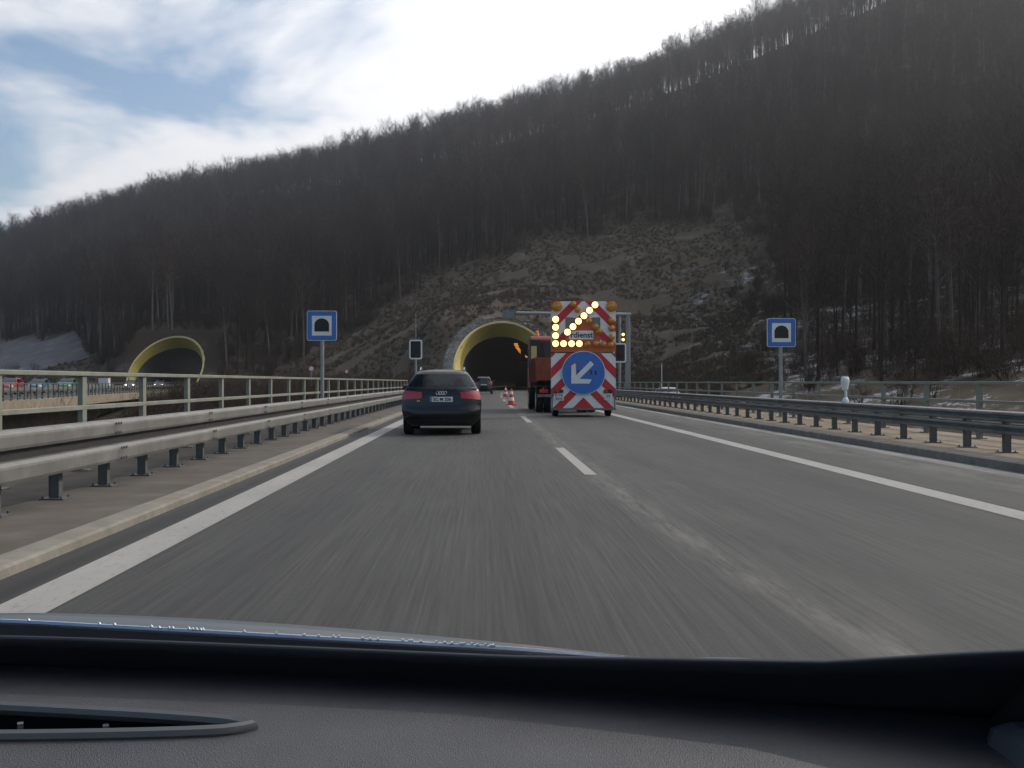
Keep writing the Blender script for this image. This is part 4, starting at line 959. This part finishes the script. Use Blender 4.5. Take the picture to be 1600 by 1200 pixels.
# ------------------------------------------------------------------ trees
def tree_meshes(seed, h, spread, dens, low, bark='bark', twig='twig'):
    r = random.Random(seed); tr_, tw = MB(), MB()
    bend = [r.uniform(-0.5, 0.5) for _ in range(4)]
    def P(q): return Vector((bend[0] * math.sin(q * 3 + bend[2] * 6) * 0.9, bend[1] * math.sin(q * 2.6 + bend[3] * 6) * 0.9, h * q)) - Vector((bend[0] * math.sin(bend[2] * 6) * 0.9, bend[1] * math.sin(bend[3] * 6) * 0.9, 0))
    r0 = 0.0105 * h * r.uniform(0.85, 1.15)
    tr_.tube([P(q) - Vector((0, 0, 0.6 if q == 0 else 0)) for q in (0, 0.03, 0.2, 0.4, 0.6, 0.75, 0.88)], [r0 * 1.35, r0 * 1.05, r0 * 0.88, r0 * 0.7, r0 * 0.45, r0 * 0.2, 0.02], 6)
    def ribbon(a, b_, w):
        d = (b_ - a).normalized(); sd = d.cross(Vector((r.uniform(-1, 1), r.uniform(-1, 1), r.uniform(-1, 1)))).normalized() * w
        n = len(tw.v); tw.v += [tuple(a - sd), tuple(a + sd), tuple(b_)]; tw.f.append((n, n + 1, n + 2))
    def twigs(a, d, L, n):
        for _ in range(n):
            q = r.random(); st = a + d * (L * q)
            dd = (d + Vector((r.gauss(0, 0.75), r.gauss(0, 0.75), r.gauss(0.25, 0.5)))).normalized(); l = r.uniform(0.5, 1.5)
            e = st + dd * l; ribbon(st, e, r.uniform(0.012, 0.026))
            for _ in range(3):
                s2 = st + dd * l * r.uniform(0.2, 0.9); d2 = (dd + Vector((r.gauss(0, 0.7), r.gauss(0, 0.7), r.gauss(0.15, 0.4)))).normalized(); ribbon(s2, s2 + d2 * r.uniform(0.35, 0.9), r.uniform(0.009, 0.017))
    nl = int(26 * dens)
    for i in range(nl):
        q = low + (0.84 - low) * (i + r.random()) / nl; a = P(q); an = i * 2.4 + r.uniform(-0.5, 0.5)
        el = R(r.uniform(30, 72)); L = min(spread * r.uniform(0.75, 1.35), (h * r.uniform(0.94, 1.06) - a.z) / max(0.3, math.sin(el) * 0.9 + 0.12))
        d = Vector((math.cos(an) * math.cos(el), math.sin(an) * math.cos(el), math.sin(el)))
        m_ = a + d * L * 0.5; e = m_ + (d + Vector((r.gauss(0, 0.15), r.gauss(0, 0.15), 0.35))).normalized() * L * 0.5
        tr_.tube([a, m_, e], [r0 * 0.26 * (1.15 - q), r0 * 0.15 * (1.2 - q), 0.01], 4, False)
        twigs(a, (m_ - a).normalized(), L * 0.5, int(5 * dens)); twigs(m_, (e - m_).normalized(), L * 0.55, int(12 * dens))
    return tr_.mesh('trunk', M[bark], True, fix=False), tw.mesh('crown', M[twig], False, fix=False)
kinds = [(11, 20, 4.6, 1.35, 0.42), (12, 17, 4.2, 1.2, 0.35, 'bark', 'twig_red'), (13, 22, 4.8, 1.4, 0.5), (14, 14, 3.6, 1.1, 0.25), (15, 19, 4.0, 1.3, 0.4, 'bark_pale', 'twig_red'), (16, 11, 3.0, 0.9, 0.15)]
TM = [tree_meshes(*k) for k in kinds]
# candidate places through the wood
cand = []
Yv = 30.0
while Yv < 620:
    st = 3.3 + Yv * 0.0028
    xs = np.arange(-0.62 * Yv - 10, 0.72 * Yv + 20, st)
    X = xs + rng.uniform(-0.46, 0.46, len(xs)) * st; Y = Yv + rng.uniform(-0.46, 0.46, len(xs)) * st
    Z = terrain(X, Y); ok = wooded(X, Y, Z)
    ok &= ~((np.abs(X - PX) < 10) & (Y > 140) & (Y < 176)) & ~((np.abs(X - QX) < 8.6) & (Y > 180) & (Y < 208.5))
    ok &= (X > 12.5) | (Y > 158)
    s_ = (X - O0.x) * OD.x + (Y - O0.y) * OD.y; t_ = (X - O0.x) * ON.x + (Y - O0.y) * ON.y
    ok &= ~((np.abs(t_) < 10) & (s_ > -2))
    px = 754 + 1680 * X / Y; py = 597 - 1680 * (Z + 22 - CAM_Z) / Y
    keep = ok & (px > -120) & (px < 1760)
    thin = rng.random(len(X)) < np.where((px > 1100) & (Y < 150), 0.55, 0.9)
    for x, y, z in zip(X[keep & thin], Y[keep & thin], Z[keep & thin]): cand.append((y, x, z))
    Yv += st
# past the ridge only a few rows are ever seen
def ridge_y(x): return np.interp(x, [-250, -102, 8, 102, 171, 240], [545, 487, 437, 387, 342, 320])
cand = [c for c in cand if c[0] < ridge_y(c[1]) + 42]
for _ in range(1500):
    x = random.uniform(-260, 190); y = float(ridge_y(x)) + random.uniform(-14, 22); px = 754 + 1680 * x / y
    if -120 < px < 1760: cand.append((y, x, tz(x, y)))
cand.sort(); print('trees', len(cand))
near, far = cand[:290], cand[290:]
for i, (y, x, z) in enumerate(near):
    ki = random.choice((0, 1, 2, 3, 4, 4, 0, 5)); s = random.uniform(0.8, 1.05) * (min(1.0, 0.52 + 0.48 * max(0.0, y - 60) / 80) if x > 12 else 1.0)
    right = x > 12
    look = ('broad leafless tree', 'middling leafless tree', 'tall high-crowned leafless tree', 'short leafless tree', 'slender leafless tree', 'small low-branching leafless tree')[ki]
    where = ('at the foot of the bank behind the shoulder railing' if y < 95 else 'standing further up the bank beyond the shoulder railing') if right else 'in the dark wood around the far tunnel mouth'
    lab = look + ' ' + where
    t = thing('bare_tree', lab, 'tree', (x, y, z), random.uniform(0, 6.28), lab); t.scale = (s, s, s * random.uniform(0.95, 1.15))
    link('trunk', TM[ki][0], t); link('crown', TM[ki][1], t)

def scatter(name, pts, kinds_m, smin, smax, tilt=0.05, label=None, cat=None, seed=1):
    """one object: each point carries one of the meshes, turned and scaled at random"""
    me = bpy.data.meshes.new(name); me.from_pydata(pts, [], []); o = link(name, me)
    ng = bpy.data.node_groups.new(name, 'GeometryNodeTree')
    ng.interface.new_socket('Geometry', in_out='INPUT', socket_type='NodeSocketGeometry'); ng.interface.new_socket('Geometry', in_out='OUTPUT', socket_type='NodeSocketGeometry')
    nd, lk = ng.nodes, ng.links; gi = nd.new('NodeGroupInput'); go = nd.new('NodeGroupOutput')
    gj = nd.new('GeometryNodeGeometryToInstance')
    iop = nd.new('GeometryNodeInstanceOnPoints'); lk.new(gi.outputs[0], iop.inputs['Points'])
    for objs in kinds_m:
        j = nd.new('GeometryNodeJoinGeometry')
        for ob in objs:
            oi = nd.new('GeometryNodeObjectInfo'); oi.inputs['Object'].default_value = ob; oi.transform_space = 'ORIGINAL'; lk.new(oi.outputs['Geometry'], j.inputs[0])
        g2 = nd.new('GeometryNodeGeometryToInstance'); lk.new(j.outputs[0], g2.inputs[0])
        if objs is kinds_m[0]: jj = nd.new('GeometryNodeJoinGeometry')
        lk.new(g2.outputs[0], jj.inputs[0])
    lk.new(jj.outputs[0], iop.inputs['Instance']); iop.inputs['Pick Instance'].default_value = True
    ri = nd.new('FunctionNodeRandomValue'); ri.data_type = 'INT'; ri.inputs['Min'].default_value = 0; ri.inputs['Max'].default_value = len(kinds_m) - 1; ri.inputs['Seed'].default_value = seed
    ii = [x for x in ri.outputs if x.type == 'INT'][0]
    for inp in ri.inputs:
        if inp.type == 'INT' and inp.name == 'Max': inp.default_value = len(kinds_m) - 1
        if inp.type == 'INT' and inp.name == 'Min': inp.default_value = 0
    lk.new(ii, iop.inputs['Instance Index'])
    rr = nd.new('FunctionNodeRandomValue'); rr.data_type = 'FLOAT_VECTOR'; rr.inputs['Seed'].default_value = seed + 1
    rr.inputs[0].default_value = (-tilt, -tilt, 0); rr.inputs[1].default_value = (tilt, tilt, 6.283); lk.new(rr.outputs[0], iop.inputs['Rotation'])
    rs = nd.new('FunctionNodeRandomValue'); rs.data_type = 'FLOAT'; rs.inputs['Seed'].default_value = seed + 2
    fi = [x for x in rs.inputs if x.type == 'VALUE']; fi[0].default_value = smin; fi[1].default_value = smax
    fo = [x for x in rs.outputs if x.type == 'VALUE'][0]; lk.new(fo, iop.inputs['Scale'])
    lk.new(iop.outputs[0], go.inputs[0])
    m = o.modifiers.new('scatter', 'NODES'); m.node_group = ng
    return stuff(o, label, cat)
# source objects are the parts of standing trees (one of each kind)
src = {}
for o in C.objects:
    if o.parent and o.name.split('.')[0] in ('trunk', 'crown'):
        for i, (a, c_) in enumerate(TM):
            if o.data is a: src.setdefault(i, {})['a'] = o
            if o.data is c_: src.setdefault(i, {})['c'] = o
kset = [(src[i]['a'], src[i]['c']) for i in (0, 1, 2, 4, 3) if i in src]
scatter('forest', [(x, y, z) for y, x, z in far], kset, 0.60, 1.0, 0.07, 'dark leafless forest covering the hillside up to the ridge', 'forest', 3)

# bare shrubs
def shrub_mesh(seed, h, n):
    r = random.Random(seed); b = MB()
    def rib(a, e, w):
        d = (e - a).normalized(); sd = d.cross(Vector((r.uniform(-1,1), r.uniform(-1,1), r.uniform(-1,1)))).normalized() * w
        k_ = len(b.v); b.v += [tuple(a - sd), tuple(a + sd), tuple(e)]; b.f.append((k_, k_+1, k_+2))
    for i in range(n):
        an = r.uniform(0, 6.28); el = R(r.uniform(45, 88)); L = h * r.uniform(0.6, 1.1); d = Vector((math.cos(an) * math.cos(el), math.sin(an) * math.cos(el), math.sin(el)))
        a = Vector((r.gauss(0, 0.12 * h), r.gauss(0, 0.12 * h), -0.1)); e = a + d * L; rib(a, e, 0.022)
        for _ in range(9):
            s = a + d * L * r.uniform(0.25, 0.95); d2 = (d + Vector((r.gauss(0, 0.6), r.gauss(0, 0.6), r.gauss(0, 0.3)))).normalized(); e2 = s + d2 * r.uniform(0.3, 0.9) * h * 0.35; rib(s, e2, 0.011)
            for _ in range(2):
                s3 = s + (e2 - s) * r.uniform(0.3, 0.9); rib(s3, s3 + (d2 + Vector((r.gauss(0, 0.6), r.gauss(0, 0.6), r.gauss(0, 0.4)))).normalized() * 0.16 * h, 0.008)
    return b.mesh('stems', M['shrubtwig'], False, fix=False)
SM = [shrub_mesh(31, 2.6, 26), shrub_mesh(32, 1.8, 22), shrub_mesh(33, 5.6, 34)]
shr = []
for i, (x, y, k_, lab) in enumerate([(-17.5, 41, 2, 'tall bare shrub reaching up between the pale railing and the other bridge'), (-14.2, 36, 2, 'leggy bare shrub rising just outside the pale railing'), (-21, 58, 2, 'bare shrub beside a pier of the other bridge'),
        (-18, 84, 0, 'low brown shrub on the ground between the two bridges'), (16.5, 64, 1, 'low bare shrub at the foot of the bank by the shoulder railing')]):
    t = thing('bare_shrub', lab, 'shrub', (x, y, tz(x, y))); o = link('stems', SM[k_], t); shr.append(o); t.scale = (1.0, 1.0, 1.12)
# undergrowth stuff: along the edge of the wood, on the bank, by the roads
ug = []
for _ in range(30000):
    y = random.uniform(60, 330); x = random.uniform(-0.5 * y, 0.62 * y); ug.append((x, y))
ug = np.array(ug); uz = terrain(ug[:, 0], ug[:, 1]); uw = wooded(ug[:, 0], ug[:, 1], uz)
cxv = 2e-4 * np.maximum(0, ug[:, 1] - 60) ** 2
so = (ug[:, 0] - O0.x) * OD.x + (ug[:, 1] - O0.y) * OD.y; to = (ug[:, 0] - O0.x) * ON.x + (ug[:, 1] - O0.y) * ON.y
clear = ~((np.abs(ug[:, 0] - cxv - 2.1) < 10.5) & (ug[:, 1] < 176)) & ~((np.abs(to) < 9.5) & (so > -10)) & ~((np.abs(ug[:, 0] - QX) < 8.4) & (ug[:, 1] < 209) & (ug[:, 1] > 185))
pr = np.where(uw, 0.55, 0.006); pr = np.where(uw & (ug[:, 0] > 12) & (ug[:, 1] < 160), 0.16, pr); pr = np.where((~uw) & (ug[:, 1] < 150) & (ug[:, 0] < -8), 0.30, pr)
kp = clear & (rng.random(len(ug)) < pr)
scatter('undergrowth', [(a, b_, c_) for (a, b_), c_ in zip(ug[kp], uz[kp])], [(shr[0],), (shr[3],), (shr[4],)][1:], 0.5, 1.25, 0.15, 'tangled bare undergrowth at the edge of the wood', 'undergrowth', 11)
# dry grass tufts
def tuft(seed, n, h):
    r = random.Random(seed); b = MB()
    for i in range(n):
        a = Vector((r.gauss(0, 0.16), r.gauss(0, 0.16), -0.05)); an = r.uniform(0, 6.28); l = r.uniform(0.1, 0.45) * h; e = a + Vector((math.cos(an) * l, math.sin(an) * l, h * r.uniform(0.5, 1.1))); sd = Vector((-math.sin(an), math.cos(an), 0)) * 0.022
        k_ = len(b.v); b.v += [tuple(a - sd), tuple(a + sd), tuple(e)]; b.f.append((k_, k_+1, k_+2))
    return b.mesh('blades', M['drygrass'], False, fix=False)
gt = []
for i, (x, y, lab) in enumerate([(-13.0, 150.5, 'low tuft of dry grass at the foot of the slope left of the tunnel'), (15.5, 141, 'low tuft of dry grass right of the tunnel mouth')]):
    t = thing('grass_tuft', lab, 'grass', (x, y, tz(x, y))); gt.append(link('blades', tuft(60 + i, 26, 0.5), t))
gp = []
for _ in range(60000):
    y = random.uniform(90, 300); x = random.uniform(-0.48 * y, 0.36 * y); gp.append((x, y))
gp = np.array(gp); gz = terrain(gp[:, 0], gp[:, 1]); gw = wooded(gp[:, 0], gp[:, 1], gz)
cxv = 2e-4 * np.maximum(0, gp[:, 1] - 60) ** 2
so = (gp[:, 0] - O0.x) * OD.x + (gp[:, 1] - O0.y) * OD.y; to = (gp[:, 0] - O0.x) * ON.x + (gp[:, 1] - O0.y) * ON.y
inb = np.array([in_bore(a, b_, c_) for (a, b_), c_ in zip(gp, gz)])
gpx = 754 + 1680 * gp[:, 0] / gp[:, 1]
kp = ~gw & ~inb & ~((gpx < 150) & (gp[:, 1] > 215)) & ~((np.abs(gp[:, 0] - cxv - 2.1) < 9.8) & (gp[:, 1] < 150)) & ~((np.abs(to) < 8.5) & (so > -2)) & (vnoise(gp[:, 0], gp[:, 1], 5, 5) > -0.28)
kp &= ~((np.hypot(gp[:, 0] - PX, (gz - 3.2)) < PRX + 1.6) & (gp[:, 1] > 149) & (gp[:, 1] < 166))
scatter('dry_grass', [(a, b_, c_) for (a, b_), c_ in zip(gp[kp], gz[kp])], [(gt[0],), (gt[1],)], 0.6, 1.5, 0.3, 'dry brown grass covering the slope above the tunnel', 'grass', 21)
# scattered stones on the slope
rk = MB(); q = []
for _ in range(120):
    y = random.uniform(120, 260); x = random.uniform(0.02 * y, 0.27 * y) if random.random() < 0.7 else random.uniform(-0.2 * y, 0.02 * y); q.append((x, y))
qz = terrain([p[0] for p in q], [p[1] for p in q])
for (x, y), z in zip(q, qz):
    if in_bore(x, y, z) or (abs(x - curve_x(y) - 2.1) < 10 and y < 176): continue
    rock(rk, (x, y, z + 0.05), random.uniform(0.12, 0.38))
stuff(rk.build('slope_stones', M['rock'], None, False, fix=False), 'pale stones lying on the grass slope', 'stones')

# ------------------------------------------------------------------ the hazy air
hz = MB().bbox(-905, 905, -605, 1205, -12, 226)
hm = bpy.data.materials.new('haze'); hm.use_nodes = True; ht = hm.node_tree
for n in list(ht.nodes): ht.nodes.remove(n)
ho = ht.nodes.new('ShaderNodeOutputMaterial'); hv = ht.nodes.new('ShaderNodeVolumePrincipled')
hv.inputs['Color'].default_value = (0.93, 0.95, 1.0, 1); hv.inputs['Density'].default_value = 0.00036; hv.inputs['Anisotropy'].default_value = 0.85
ht.links.new(hv.outputs[0], ho.inputs['Volume'])
stuff(hz.build('haze', hm), 'thin pale haze in the valley air', 'haze')
